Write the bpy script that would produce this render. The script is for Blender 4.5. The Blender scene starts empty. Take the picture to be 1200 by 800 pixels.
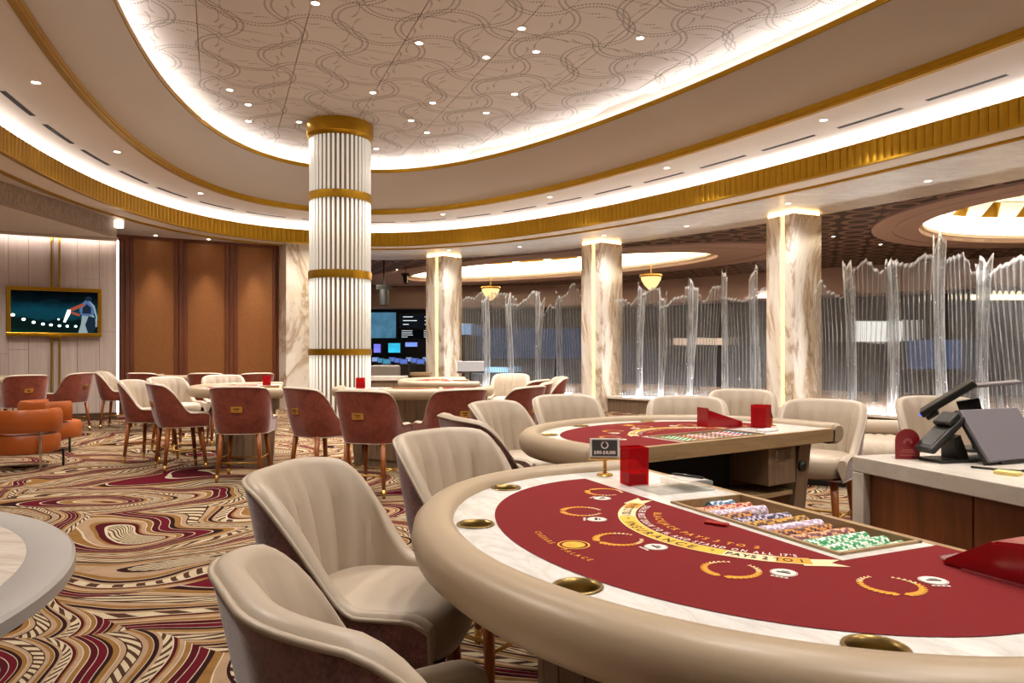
import bpy, bmesh, math, random
from mathutils import Vector, Matrix
from mathutils.geometry import tessellate_polygon

random.seed(7)
PI = math.pi
scene = bpy.context.scene
col = scene.collection

# ---------------------------------------------------------------- camera
cam_data = bpy.data.cameras.new('camera')
cam = bpy.data.objects.new('camera', cam_data)
col.objects.link(cam)
cam.location = (0, 0, 1.36)
cam.rotation_euler = (PI / 2, 0, 0)
cam_data.sensor_width = 36
cam_data.lens = 25.5
cam_data.shift_y = 0.010
cam_data.clip_start = 0.02
cam_data.clip_end = 200
scene.camera = cam

# ---------------------------------------------------------------- world, view, render hints
world = bpy.data.worlds.new('world')
scene.world = world
world.use_nodes = True
world.node_tree.nodes['Background'].inputs[0].default_value = (1.0, 0.86, 0.72, 1)
world.node_tree.nodes['Background'].inputs[1].default_value = 0.12
vs = scene.view_settings
vs.view_transform = 'Standard'
vs.look = 'None'
vs.gamma = 1
vs.use_curve_mapping = False
vs.exposure = 0.15
try:
    cy = scene.cycles
    cy.max_bounces = 7
    cy.diffuse_bounces = 3
    cy.glossy_bounces = 3
    cy.transmission_bounces = 5
    cy.transparent_max_bounces = 24
    cy.sample_clamp_indirect = 4.0
    cy.caustics_reflective = False
    cy.caustics_refractive = False
    cy.use_denoising = True
except Exception:
    pass

# light levels of the place
COVE_DOME = 30.0       # strip in the trough behind the dome lip
COVE_RING = 36.0       # strip behind the fluted gold band
SPOT_W = 230.0         # every recessed downlight
COFFER = 10.0           # lamps in the coffers of the room beyond
EXT_AREA = 1300.0        # downlights of the room beyond

# ---------------------------------------------------------------- tagging helpers
def tag(o, label=None, cat=None, group=None, kind=None):
    if label: o['label'] = label
    if cat: o['category'] = cat
    if group: o['group'] = group
    if kind: o['kind'] = kind
    return o

def thing(name, label, cat, loc=(0, 0, 0), rz=0.0, group=None):
    o = bpy.data.objects.new(name, None)
    o.empty_display_size = 0.1
    col.objects.link(o)
    o.location = loc
    o.rotation_euler = (0, 0, rz)
    return tag(o, label, cat, group)

def copy_tree(o, parent=None):
    c = o.copy()
    col.objects.link(c)
    c.parent = parent
    for ch in list(o.children):
        copy_tree(ch, c)
    return c

def obj(name, me, m=None, parent=None, loc=None, rot=None):
    if m is not None and not me.materials:
        me.materials.append(m)
    o = bpy.data.objects.new(name, me)
    col.objects.link(o)
    o.parent = parent
    if loc is not None: o.location = loc
    if rot is not None: o.rotation_euler = rot
    return o

# ---------------------------------------------------------------- mesh builder
class MB:
    def __init__(s):
        s.v = []; s.f = []; s.mi = []
    def add(s, vs_, fs, mi=0):
        b = len(s.v)
        s.v += [tuple(p) for p in vs_]
        for f in fs:
            s.f.append([b + i for i in f]); s.mi.append(mi)
        return s
    def box(s, x0, x1, y0, y1, z0, z1, mi=0, M=None):
        p = [(x, y, z) for z in (z0, z1) for y in (y0, y1) for x in (x0, x1)]
        if M is not None: p = [M @ Vector(q) for q in p]
        return s.add(p, [(0, 2, 3, 1), (4, 5, 7, 6), (0, 1, 5, 4), (2, 6, 7, 3), (0, 4, 6, 2), (1, 3, 7, 5)], mi)
    def bbox(s, x0, x1, y0, y1, z0, z1, b=0.01, mi=0, M=None):
        # box with chamfered edges
        bm = bmesh.new()
        bmesh.ops.create_cube(bm, size=1)
        for v in bm.verts:
            v.co = Vector(((x0 + x1) / 2 + v.co.x * (x1 - x0), (y0 + y1) / 2 + v.co.y * (y1 - y0), (z0 + z1) / 2 + v.co.z * (z1 - z0)))
        bmesh.ops.bevel(bm, geom=list(bm.edges), offset=b, segments=2, affect='EDGES', profile=0.5)
        bm.verts.index_update()
        p = [v.co.copy() for v in bm.verts]
        if M is not None: p = [M @ q for q in p]
        s.add(p, [[v.index for v in f.verts] for f in bm.faces], mi)
        bm.free()
        return s
    def loft(s, rings, closed=True, cap0=False, cap1=False, mi=0):
        n = len(rings[0]); b = len(s.v)
        for r in rings: s.v += [tuple(p) for p in r]
        m = n if closed else n - 1
        for k in range(len(rings) - 1):
            for i in range(m):
                j = (i + 1) % n
                s.f.append([b + k * n + i, b + k * n + j, b + (k + 1) * n + j, b + (k + 1) * n + i]); s.mi.append(mi)
        if cap0: s.f.append([b + i for i in range(n)][::-1]); s.mi.append(mi)
        if cap1: s.f.append([b + (len(rings) - 1) * n + i for i in range(n)]); s.mi.append(mi)
        return s
    def cyl(s, p0, p1, r0, r1=None, n=12, caps=True, mi=0):
        r1 = r0 if r1 is None else r1
        p0 = Vector(p0); p1 = Vector(p1)
        d = (p1 - p0).normalized()
        a = d.orthogonal().normalized(); b_ = d.cross(a)
        R = []
        for p, r in ((p0, r0), (p1, r1)):
            R.append([p + (a * math.cos(t) + b_ * math.sin(t)) * r for t in [2 * PI * i / n for i in range(n)]])
        return s.loft(R, True, caps, caps, mi)
    def tube(s, path, r, n=8, closed=False, caps=True, mi=0):
        P = [Vector(p) for p in path]; m = len(P); R = []
        up = Vector((0, 0, 1))
        prev = None
        for i in range(m):
            if closed: d = P[(i + 1) % m] - P[i - 1]
            else: d = P[min(i + 1, m - 1)] - P[max(i - 1, 0)]
            d.normalize()
            a = up - d * up.dot(d) if prev is None else prev - d * prev.dot(d)
            if a.length < 1e-4: a = d.orthogonal()
            a.normalize(); prev = a
            b_ = d.cross(a)
            rr = r[i] if isinstance(r, (list, tuple)) else r
            R.append([P[i] + (a * math.cos(t) + b_ * math.sin(t)) * rr for t in [2 * PI * k / n for k in range(n)]])
        if closed: R.append(R[0])
        return s.loft(R, True, caps and not closed, caps and not closed, mi)
    def lathe(s, prof, c=(0, 0, 0), n=32, mi=0, cap0=False, cap1=False):
        R = [[(c[0] + r * math.cos(2 * PI * i / n), c[1] + r * math.sin(2 * PI * i / n), c[2] + z) for i in range(n)] for r, z in prof]
        return s.loft(R, True, cap0, cap1, mi)
    def prism(s, poly, z0, z1, mi=0, M=None):
        n = len(poly)
        p = [Vector((x, y, z0)) for x, y in poly] + [Vector((x, y, z1)) for x, y in poly]
        if M is not None: p = [M @ q for q in p]
        fs = [list(range(n))[::-1], [n + i for i in range(n)]]
        fs += [[i, (i + 1) % n, n + (i + 1) % n, n + i] for i in range(n)]
        return s.add(p, fs, mi)
    def poly(s, loops, z, mi=0, flip=False):
        # flat face with holes
        tri = tessellate_polygon([[Vector((x, y, 0)) for x, y in L] for L in loops])
        pts = [(x, y, z) for L in loops for x, y in L]
        out = []
        for t in tri:
            a, b_, c_ = [Vector(pts[i]) for i in t]
            up = (b_ - a).cross(c_ - a).z > 0
            out.append(list(t) if up != flip else list(t)[::-1])
        return s.add(pts, out, mi)
    def mesh(s, name='mesh', smooth=False, mats=None, angle=None):
        me = bpy.data.meshes.new(name)
        me.from_pydata(s.v, [], s.f)
        if mats:
            for m in mats: me.materials.append(m)
            for p, i in zip(me.polygons, s.mi): p.material_index = i
        if smooth or angle:
            me.polygons.foreach_set('use_smooth', [True] * len(me.polygons))
        me.update()
        if angle:
            try: me.set_sharp_from_angle(angle=math.radians(angle))
            except Exception: pass
        return me
    def build(s, name, m, parent=None, smooth=False, angle=None, loc=None, rot=None, fix=False):
        me = s.mesh(name, smooth, m if isinstance(m, list) else [m], angle)
        if fix:
            bm = bmesh.new(); bm.from_mesh(me)
            bmesh.ops.recalc_face_normals(bm, faces=bm.faces); bm.to_mesh(me); bm.free()
        return obj(name, me, None, parent, loc, rot)

def struct(o, label, cat=None):
    o['kind'] = 'structure'
    tag(o, label, cat)
    return o

# ---------------------------------------------------------------- materials
def lin(c):
    if isinstance(c, str):
        c = c.lstrip('#')
        c = [int(c[i:i + 2], 16) / 255 for i in (0, 2, 4)]
        c = [x / 12.92 if x <= 0.04045 else ((x + 0.055) / 1.055) ** 2.4 for x in c]
    return (c[0], c[1], c[2], 1.0)

class G:
    def __init__(s, name):
        s.m = bpy.data.materials.new(name)
        s.m.use_nodes = True
        s.t = s.m.node_tree
        s.t.nodes.clear()
        s.out = s.t.nodes.new('ShaderNodeOutputMaterial')
    def n(s, typ, props=None, **ins):
        nd = s.t.nodes.new(typ)
        for k, v in (props or {}).items(): setattr(nd, k, v)
        for k, v in ins.items():
            key = int(k[1:]) if k[0] == '_' and k[1:].isdigit() else k.replace('_', ' ')
            s.set(nd.inputs[key], v)
        return nd
    def set(s, inp, v):
        if isinstance(v, bpy.types.NodeSocket): s.t.links.new(v, inp)
        elif isinstance(v, bpy.types.Node): s.t.links.new(v.outputs[0], inp)
        else: inp.default_value = v
    def math(s, op, a, b=0.0, c=0.0):
        nd = s.n('ShaderNodeMath', {'operation': op})
        for i, v in enumerate((a, b, c)): s.set(nd.inputs[i], v)
        return nd.outputs[0]
    def mix(s, f, a, b, blend='MIX'):
        nd = s.n('ShaderNodeMix', {'data_type': 'RGBA', 'blend_type': blend})
        s.set(nd.inputs[0], f); s.set(nd.inputs[6], a); s.set(nd.inputs[7], b)
        return nd.outputs[2]
    def ramp(s, f, stops, interp='LINEAR'):
        nd = s.n('ShaderNodeValToRGB')
        cr = nd.color_ramp; cr.interpolation = interp
        while len(cr.elements) < len(stops): cr.elements.new(0.5)
        for e, (p, c) in zip(cr.elements, stops):
            e.position = p; e.color = lin(c)
        s.set(nd.inputs[0], f)
        return nd.outputs[0]
    def coord(s, which='Object', scale=(1, 1, 1), loc=(0, 0, 0), rot=(0, 0, 0)):
        tc = s.n('ShaderNodeTexCoord')
        mp = s.n('ShaderNodeMapping')
        s.set(mp.inputs[0], tc.outputs[which])
        mp.inputs['Scale'].default_value = scale
        mp.inputs['Location'].default_value = loc
        mp.inputs['Rotation'].default_value = rot
        return mp.outputs[0]
    def noise(s, vec, scale=5, detail=3, rough=0.5, dist=0.0):
        return s.n('ShaderNodeTexNoise', Vector=vec, Scale=scale, Detail=detail, Roughness=rough, Distortion=dist)
    def bump(s, h, strength=0.3, dist=0.01):
        return s.n('ShaderNodeBump', Height=h, Strength=strength, Distance=dist).outputs[0]
    def pbr(s, base, rough=0.5, metal=0.0, bump=None, **kw):
        p = s.n('ShaderNodeBsdfPrincipled')
        s.set(p.inputs['Base Color'], base); s.set(p.inputs['Roughness'], rough); s.set(p.inputs['Metallic'], metal)
        if bump is not None: s.set(p.inputs['Normal'], bump)
        for k, v in kw.items(): s.set(p.inputs[k.replace('_', ' ')], v)
        s.t.links.new(p.outputs[0], s.out.inputs[0])
        return s.m
    def sep(s, vec):
        nd = s.n('ShaderNodeSeparateXYZ'); s.set(nd.inputs[0], vec)
        return nd.outputs

def paint(name, c, rough=0.6, metal=0.0, var=0.06, scale=4.0, bump=0.0, bscale=200.0, **kw):
    g = G(name)
    co = g.coord()
    nz = g.noise(co, scale, 4)
    c = lin(c)
    base = g.mix(nz.outputs[0], tuple(x * (1 - var) for x in c[:3]) + (1,), tuple(min(1, x * (1 + var)) for x in c[:3]) + (1,))
    b = None
    if bump: b = g.bump(g.noise(co, bscale, 2).outputs[0], bump, 0.002)
    return g.pbr(base, rough, metal, b, **kw)

def emit(name, c, s):
    g = G(name)
    e = g.n('ShaderNodeEmission', Color=lin(c), Strength=s)
    g.t.links.new(e.outputs[0], g.out.inputs[0])
    return g.m

M = {}
M['cream'] = paint('cream_paint', '#e6dccf', 0.62, var=0.02)
M['beige'] = paint('beige_paint', '#c9c0b6', 0.42, var=0.03, scale=0.4)
M['plaster'] = paint('soffit_plaster', '#cfc4b8', 0.6, var=0.03)
M['mauve'] = paint('mauve_plaster', '#b79d94', 0.6, var=0.04)
M['gold'] = paint('brushed_gold', '#b68c2a', 0.36, 1.0, var=0.12, scale=9)
M['brass'] = paint('polished_brass', '#d9ae5c', 0.27, 0.9, var=0.05)
M['steel'] = paint('polished_steel', '#c9c4c0', 0.2, 1.0, var=0.03)
M['black'] = paint('black_plastic', '#15130f', 0.4, var=0.1)
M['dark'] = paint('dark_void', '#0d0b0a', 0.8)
M['greyscreen'] = paint('grey_monitor_back', '#6f6a70', 0.45, var=0.04)
M['leather'] = paint('cream_leather', '#b7a794', 0.40, var=0.05, scale=7, bump=0.12, bscale=260)
M['rail'] = paint('taupe_rail_vinyl', '#a9957c', 0.36, var=0.04, scale=6, bump=0.1, bscale=320)
M['orange'] = paint('cognac_leather', '#a8541f', 0.33, var=0.14, scale=6, bump=0.12, bscale=240)
M['whiteled'] = emit('white_led', '#fff6ee', 5.0)
M['warmled'] = emit('warm_led', '#ffd08c', 2.2)
M['collarled'] = emit('collar_led', '#ffcf8a', 9.0)
M['ledgeled'] = emit('ledge_led', '#f8f6f4', 95.0)
M['lamp'] = emit('downlight_lamp', '#fff1df', 30.0)
M['cove_d'] = emit('cove_strip_dome', '#fdf6f2', COVE_DOME)
M['cove_r'] = emit('cove_strip_ring', '#fdf6f4', COVE_RING)
M['white'] = paint('white_enamel', '#efe9e2', 0.4, var=0.02)
M['yellow_paper'] = paint('yellow_paper', '#e8d489', 0.8)

def velvet(name, c1, c2, sc):
    g = G(name)
    co = g.coord()
    n1 = g.noise(co, sc, 6, 0.7)
    n2 = g.noise(co, sc * 9, 3, 0.7)
    f = g.math('ADD', g.math('MULTIPLY', n1.outputs[0], 0.55), g.math('MULTIPLY', n2.outputs[0], 0.45))
    base = g.ramp(f, [(0.38, c1), (0.62, c2)])
    return g.pbr(base, 0.75, 0.0, g.bump(n2.outputs[0], 0.3, 0.003), Sheen_Weight=0.5, Sheen_Roughness=0.4)
M['velvet_red'] = velvet('rust_red_velvet', '#6a2618', '#984a34', 9)
M['velvet_plum'] = velvet('plum_velvet', '#553238', '#946a66', 12)

def wood(name, c1, c2, c3, sc=(18, 18, 0.8), rough=0.4, axis_scale=1.0, coat=0.0):
    g = G(name)
    co = g.coord(scale=sc)
    n1 = g.noise(co, 1.0 * axis_scale, 6, 0.65, 0.8)
    n2 = g.noise(co, 7.0 * axis_scale, 3, 0.6)
    f = g.math('ADD', g.math('MULTIPLY', n1.outputs[0], 0.7), g.math('MULTIPLY', n2.outputs[0], 0.3))
    base = g.ramp(f, [(0.3, c1), (0.5, c2), (0.72, c3)])
    return g.pbr(base, rough, 0.0, g.bump(f, 0.15, 0.002), Coat_Weight=coat)
M['leg'] = wood('warm_leg_wood', '#6e3212', '#9a5422', '#b06c30', (40, 40, 3), 0.35)
M['walnut'] = wood('walnut', '#4a2c16', '#6b4122', '#7f5530', (14, 14, 0.7), 0.4)
M['greyoak'] = wood('grey_oak', '#5f4c3a', '#7d6650', '#927a62', (26, 26, 1.0), 0.45)
M['edgeoak'] = wood('oak_edge', '#85694c', '#a3865f', '#b1966f', (3, 30, 30), 0.45)
M['redwood'] = wood('red_walnut_frame', '#4a2210', '#6a351a', '#7d4526', (30, 30, 0.7), 0.4)
M['paleveneer'] = wood('pale_wall_veneer', '#ad9a90', '#bfaea4', '#cdbdb2', (9, 9, 0.35), 0.5)
M['baseboard'] = wood('dark_baseboard', '#38261c', '#4a3426', '#553d2e', (2, 2, 20), 0.5)

def marble(name, c0, c1, c2, sc=1.4, rough=0.16, veins=0.5, stretch=(1, 1, 1)):
    g = G(name)
    co = g.coord(scale=stretch)
    w = g.noise(co, sc * 0.8, 5, 0.6, 1.2)
    n1 = g.noise(co, sc, 8, 0.62, 1.6)
    v = g.math('ABSOLUTE', g.math('SUBTRACT', n1.outputs[0], 0.5))
    vein = g.ramp(v, [(0.0, (1, 1, 1)), (0.045, (0.25, 0.25, 0.25)), (0.12, (0, 0, 0))])
    base = g.ramp(w.outputs[0], [(0.35, c0), (0.6, c1)])
    base = g.mix(g.math('MULTIPLY', vein, veins), base, lin(c2))
    return g.pbr(base, rough)
M['marble_gold'] = marble('gold_veined_marble', '#fbf7f0', '#f0e2c8', '#9a6f34', 0.75, 0.10, 0.72, (1.0, 1.0, 0.5))
M['marble_white'] = marble('white_table_marble', '#eeece9', '#d9d6d2', '#b5b0aa', 3.0, 0.2, 0.4, (1, 3, 1))
M['marble_soffit'] = marble('soffit_marble', '#fbfaf7', '#f0ece5', '#d6cfc5', 1.1, 0.25, 0.4, (1, 2.2, 1))
M['marble_top'] = marble('striped_marble_top', '#ded5cb', '#cbbfb2', '#a89a8c', 2.0, 0.12, 0.5, (0.7, 3.2, 1))
M['marble_console'] = marble('console_marble', '#e6ddd2', '#d8cdc0', '#c0b3a4', 2.2, 0.25, 0.3)
M['greystone'] = paint('grey_stone_edge', '#a39e99', 0.3, var=0.08, scale=6)

# felt: burgundy wool
def felt_mat():
    g = G('burgundy_felt')
    co = g.coord()
    n = g.noise(co, 420, 2, 0.6)
    base = g.mix(n.outputs[0], lin('#6a1b1f'), lin('#7e2a2b'))
    return g.pbr(base, 0.9, 0.0, g.bump(n.outputs[0], 0.2, 0.001), Specular_IOR_Level=0.1)
M['felt'] = felt_mat()
M['print_orange'] = paint('print_orange', '#e0992c', 0.8, var=0.15, scale=30)
M['print_gold'] = paint('print_gold', '#e3b23c', 0.8, var=0.25, scale=12)
M['print_pale'] = paint('print_pale', '#ecd2a6', 0.8, var=0.1, scale=20)
M['print_white'] = paint('print_white', '#efdfd6', 0.8)
M['print_black'] = paint('print_black', '#22150f', 0.8)

def acrylic(name, c, tr=0.55, rough=0.05):
    g = G(name)
    t = g.n('ShaderNodeBsdfTransparent', Color=lin(c))
    p = g.n('ShaderNodeBsdfPrincipled')
    p.inputs['Base Color'].default_value = lin(c); p.inputs['Roughness'].default_value = rough
    mx = g.n('ShaderNodeMixShader'); mx.inputs[0].default_value = 1 - tr
    g.t.links.new(t.outputs[0], mx.inputs[1]); g.t.links.new(p.outputs[0], mx.inputs[2])
    g.t.links.new(mx.outputs[0], g.out.inputs[0])
    return g.m
M['redacrylic'] = acrylic('red_acrylic', '#e83038', 0.8)
M['clearacrylic'] = acrylic('clear_acrylic', '#f4f4f2', 0.82, 0.03)
M['redplastic'] = paint('red_gloss_plastic', '#9c0f18', 0.16, var=0.05)
M['signred'] = paint('red_sign_card', '#7c1019', 0.3)

# carpet: cut fans of concentric swooping stripes
def carpet_mat():
    g = G('swirl_carpet')
    tc = g.coord('Object', (1, 1, 0))
    w = g.noise(tc, 0.42, 2, 0.45)
    wv = g.n('ShaderNodeVectorMath', {'operation': 'SUBTRACT'}, _0=w.outputs['Color'], _1=(0.5, 0.5, 0.5))
    ws = g.n('ShaderNodeVectorMath', {'operation': 'SCALE'}, _0=wv.outputs[0]); ws.inputs['Scale'].default_value = 3.4
    pv = g.n('ShaderNodeVectorMath', {'operation': 'ADD'}, _0=tc, _1=ws.outputs[0])
    mp = g.n('ShaderNodeMapping'); g.set(mp.inputs[0], pv.outputs[0])
    mp.inputs['Scale'].default_value = (0.62, 1.05, 0); mp.inputs['Rotation'].default_value = (0, 0, 0.5)
    vo = g.n('ShaderNodeTexVoronoi', {'voronoi_dimensions': '2D', 'feature': 'F1'}, Vector=mp.outputs[0], Scale=0.66)
    vo.inputs['Randomness'].default_value = 0.9
    d = vo.outputs['Distance']
    rnd = g.sep(vo.outputs['Color'])[0]
    # direction around the fan, for the dashes
    dv = g.n('ShaderNodeVectorMath', {'operation': 'SUBTRACT'}, _0=mp.outputs[0], _1=vo.outputs['Position'])
    sx = g.sep(dv.outputs[0])
    ang = g.math('ARCTAN2', sx[1], sx[0])
    # offset makes the rings eccentric so they sweep like fans
    ecc = g.math('ADD', g.math('MULTIPLY', sx[0], 0.45), g.math('MULTIPLY', sx[1], 0.2))
    phi = g.math('ADD', g.math('MULTIPLY', g.math('ADD', d, ecc), 2.45), g.math('MULTIPLY', rnd, 3.0))
    fr = g.math('FRACT', phi)
    cream, tan, gold, brown = '#cdbda4', '#a88c70', '#8c6638', '#4a3026'
    burg, plum, wine = '#480318', '#250713', '#5e0520'
    base = g.ramp(fr, [(0.0, tan), (0.05, cream), (0.06, gold), (0.12, cream), (0.13, burg), (0.20, cream), (0.21, wine), (0.29, cream), (0.30, plum), (0.34, gold),
                       (0.40, cream), (0.41, tan), (0.46, plum), (0.475, brown), (0.60, plum), (0.612, tan), (0.67, gold), (0.72, cream), (0.73, plum),
                       (0.78, tan), (0.82, brown), (0.92, cream), (0.935, burg), (0.975, gold)], 'CONSTANT')
    # feathered rings: pale quills laid aslant over a dark band
    def quills(lo, hi, slant, num, ofs):
        ph = g.math('ADD', g.math('MULTIPLY', ang, num), g.math('ADD', g.math('MULTIPLY', fr, slant), ofs))
        q = g.math('LESS_THAN', g.math('FRACT', ph), 0.56)
        inside = g.math('MULTIPLY', g.math('GREATER_THAN', fr, lo), g.math('LESS_THAN', fr, hi))
        return g.math('MULTIPLY', q, inside)
    msk = g.math('MAXIMUM', quills(0.475, 0.60, 9.0, 7.0, 0.0), quills(0.82, 0.92, -9.0, 8.0, 0.3))
    base = g.mix(msk, base, lin('#c8b898'))
    # yarn mottling
    st = g.noise(tc, 130, 4, 0.75)
    st2 = g.noise(tc, 9, 3, 0.6)
    f = g.math('ADD', g.math('MULTIPLY', st.outputs[0], 0.8), g.math('MULTIPLY', st2.outputs[0], 0.5))
    base = g.mix(g.math('MULTIPLY', g.math('MULTIPLY', f, f), 0.75), base, (0.10, 0.05, 0.05, 1), 'MULTIPLY')
    base = g.mix(0.03, base, g.mix(st.outputs[0], lin('#3a2418'), lin('#d9c3a2')))
    return g.pbr(base, 1.0, 0.0, g.bump(st.outputs[0], 0.5, 0.006), Specular_IOR_Level=0.0)
M['carpet'] = carpet_mat()

# dome ceiling panels: perforated wave lines pressed into cream board
def dome_mat():
    g = G('wave_pressed_ceiling_board')
    tc = g.n('ShaderNodeNewGeometry')
    mp = g.n('ShaderNodeMapping'); g.set(mp.inputs[0], tc.outputs['Position'])
    mp.inputs['Rotation'].default_value = (0, 0, math.radians(-22)); mp.inputs['Scale'].default_value = (1 / 0.76, 1 / 0.76, 1)
    x, y, z = g.sep(mp.outputs[0])
    def waves(a, b):
        # a chain of circular arcs, bulging to either side in turn
        R_, H_ = 0.552, 0.2333
        fx = g.math('SUBTRACT', g.math('FRACT', a), 0.5)
        sg = g.math('SUBTRACT', 1.0, g.math('MULTIPLY', 2.0, g.math('FLOORED_MODULO', g.math('FLOOR', a), 2.0)))
        yy = g.math('SUBTRACT', b, g.math('ROUND', b))
        cy = g.math('ADD', g.math('MULTIPLY', yy, sg), H_)
        rad = g.math('SQRT', g.math('ADD', g.math('MULTIPLY', fx, fx), g.math('MULTIPLY', cy, cy)))
        dd = g.math('ABSOLUTE', g.math('SUBTRACT', rad, R_))
        l = g.math('LESS_THAN', g.math('ABSOLUTE', g.math('SUBTRACT', dd, 0.046)), 0.017)
        an = g.math('ARCTAN2', fx, cy)
        dash = g.math('GREATER_THAN', g.math('FRACT', g.math('MULTIPLY', an, 10.0)), 0.35)
        return g.math('MULTIPLY', l, dash)
    m = g.math('MAXIMUM', waves(x, y), waves(y, x))
    base = g.mix(m, lin('#cfc9c4'), lin('#857c77'))
    return g.pbr(base, 0.5, 0.0)
M['dome'] = dome_mat()

# dark ceiling of the room beyond, ring ornament
def ringceil_mat():
    g = G('ring_ornament_dark_ceiling')
    tc = g.n('ShaderNodeNewGeometry')
    mp = g.n('ShaderNodeMapping'); g.set(mp.inputs[0], tc.outputs['Position'])
    mp.inputs['Scale'].default_value = (1 / 0.75, 1 / 0.75, 1)
    mp.inputs['Rotation'].default_value = (0, 0, 0.4)
    vo = g.n('ShaderNodeTexVoronoi', {'voronoi_dimensions': '2D', 'feature': 'F1'}, Vector=mp.outputs[0], Scale=1.0)
    vo.inputs['Randomness'].default_value = 0.12
    d = vo.outputs['Distance']
    ring = g.math('LESS_THAN', g.math('ABSOLUTE', g.math('SUBTRACT', d, 0.37)), 0.09)
    base = g.mix(ring, lin('#33211c'), lin('#86695a'))
    return g.pbr(base, 0.55)
M['ringceil'] = ringceil_mat()

# wall cloth panels
def cloth_mat():
    g = G('bronze_wall_cloth')
    co = g.coord()
    n = g.noise(g.coord(scale=(1, 1, 2.2)), 46, 4, 0.7)
    n2 = g.noise(g.coord(scale=(6, 6, 150)), 3, 2)
    f = g.math('ADD', g.math('MULTIPLY', n.outputs[0], 0.6), g.math('MULTIPLY', n2.outputs[0], 0.4))
    base = g.ramp(f, [(0.4, '#7a4822'), (0.6, '#a06834')])
    return g.pbr(base, 0.5, 0.25)
M['cloth'] = cloth_mat()

def beamcloth():
    g = G('textured_bulkhead_cloth')
    n = g.noise(g.coord(scale=(6, 6, 1.2)), 9, 5, 0.75)
    return g.pbr(g.ramp(n.outputs[0], [(0.35, '#7d6a5c'), (0.65, '#b5a18f')]), 0.7)
M['beamcloth'] = beamcloth()

# cast glass
def glass_mat(name, tint, gl, refr, rough, nscale=0.0, glint=0.45):
    g = G(name)
    nrm = None
    if nscale:
        n = g.noise(g.coord(), nscale, 3, 0.6)
        nrm = g.bump(n.outputs[0], 0.9, 0.03)
    t = g.n('ShaderNodeBsdfTransparent', Color=lin(tint))
    r = g.n('ShaderNodeBsdfRefraction', Color=lin(tint), Roughness=0.0, IOR=1.12)
    gs = g.n('ShaderNodeBsdfGlossy', Color=(1, 1, 1, 1), Roughness=rough)
    if nrm is not None:
        g.set(r.inputs['Normal'], nrm); g.set(gs.inputs['Normal'], nrm)
    a = g.n('ShaderNodeMixShader'); a.inputs[0].default_value = refr
    g.t.links.new(t.outputs[0], a.inputs[1]); g.t.links.new(r.outputs[0], a.inputs[2])
    lw = g.n('ShaderNodeLayerWeight'); lw.inputs['Blend'].default_value = gl
    if nrm is not None: g.set(lw.inputs['Normal'], nrm)
    df = g.n('ShaderNodeBsdfTranslucent', Color=(0.95, 0.97, 1, 1))
    dd = g.n('ShaderNodeBsdfDiffuse', Color=(0.95, 0.97, 1, 1))
    ds = g.n('ShaderNodeMixShader'); ds.inputs[0].default_value = 0.5
    g.t.links.new(df.outputs[0], ds.inputs[1]); g.t.links.new(dd.outputs[0], ds.inputs[2])
    at = g.n('ShaderNodeAttribute', {'attribute_name': 'rib'})
    stn = g.noise(g.coord(scale=(1, 1, 0.06)), 30, 3, 0.7)
    mk = g.math('MULTIPLY', g.math('ADD', g.math('POWER', stn.outputs[0], 3.0), at.outputs['Fac']), glint)  # white streaks and crests put bright glints into the glass colour
    a2 = g.n('ShaderNodeMixShader'); g.set(a2.inputs[0], mk)
    g.t.links.new(a.outputs[0], a2.inputs[1]); g.t.links.new(ds.outputs[0], a2.inputs[2])
    a = a2
    b = g.n('ShaderNodeMixShader')
    g.t.links.new(lw.outputs['Facing'], b.inputs[0])
    g.t.links.new(a.outputs[0], b.inputs[1]); g.t.links.new(gs.outputs[0], b.inputs[2])
    g.t.links.new(b.outputs[0], g.out.inputs[0])
    return g.m
M['glass'] = glass_mat('ribbed_cast_glass', '#eef2f6', 0.30, 0.35, 0.12)
M['glass_crackle'] = glass_mat('crackle_cast_glass', '#e6ecf2', 0.42, 0.55, 0.15, 22, 1.6)
# ================================================================ THE SETTING
OC = Vector((1.097, 4.838)); OTH = math.radians(-64.388); ON = 2.267
OX = Vector((math.cos(OTH), math.sin(OTH))); OY = Vector((-math.sin(OTH), math.cos(OTH)))
KA = (11.03, 12.0, 13.53); KB = (3.82, 4.365, 5.58)
Z_DOME, Z_LIP, Z_MID, Z_FLAT, Z_FT, Z_SOF, Z_EXT = 5.35, 5.09, 4.37, 4.39, 4.215, 3.90, 4.16

def oab(t):
    if t <= 0: return KA[0] + t, KB[0] + t
    if t >= 2: return KA[2] + (t - 2), KB[2] + (t - 2)
    i = int(t); f = t - i
    return KA[i] + (KA[i + 1] - KA[i]) * f, KB[i] + (KB[i + 1] - KB[i]) * f

def opt(t, ang):
    a, b = oab(t)
    c, s = math.cos(ang), math.sin(ang)
    x = a * math.copysign(abs(c) ** (2 / ON), c); y = b * math.copysign(abs(s) ** (2 / ON), s)
    p = OC + OX * x + OY * y
    return p.x, p.y

NSEG = 220
_cache = {}
def oring(t, z, n=NSEG):
    # evenly spaced points around the oval
    key = (round(t, 4), n)
    if key not in _cache:
        raw = [Vector(opt(t, 2 * PI * i / 1600)) for i in range(1600)]
        raw.append(raw[0])
        L = [0.0]
        for i in range(1600): L.append(L[-1] + (raw[i + 1] - raw[i]).length)
        out = []; k = 0
        for i in range(n):
            s = L[-1] * i / n
            while L[k + 1] < s: k += 1
            f = (s - L[k]) / max(1e-9, L[k + 1] - L[k])
            out.append(raw[k].lerp(raw[k + 1], f))
        _cache[key] = (out, L[-1])
    return [(p.x, p.y, z) for p in _cache[key][0]]

def sweep(prof, n=NSEG):
    mb = MB()
    R = [oring(t, z, n) for t, z in prof]
    mb.loft(R, True)
    return mb

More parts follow.
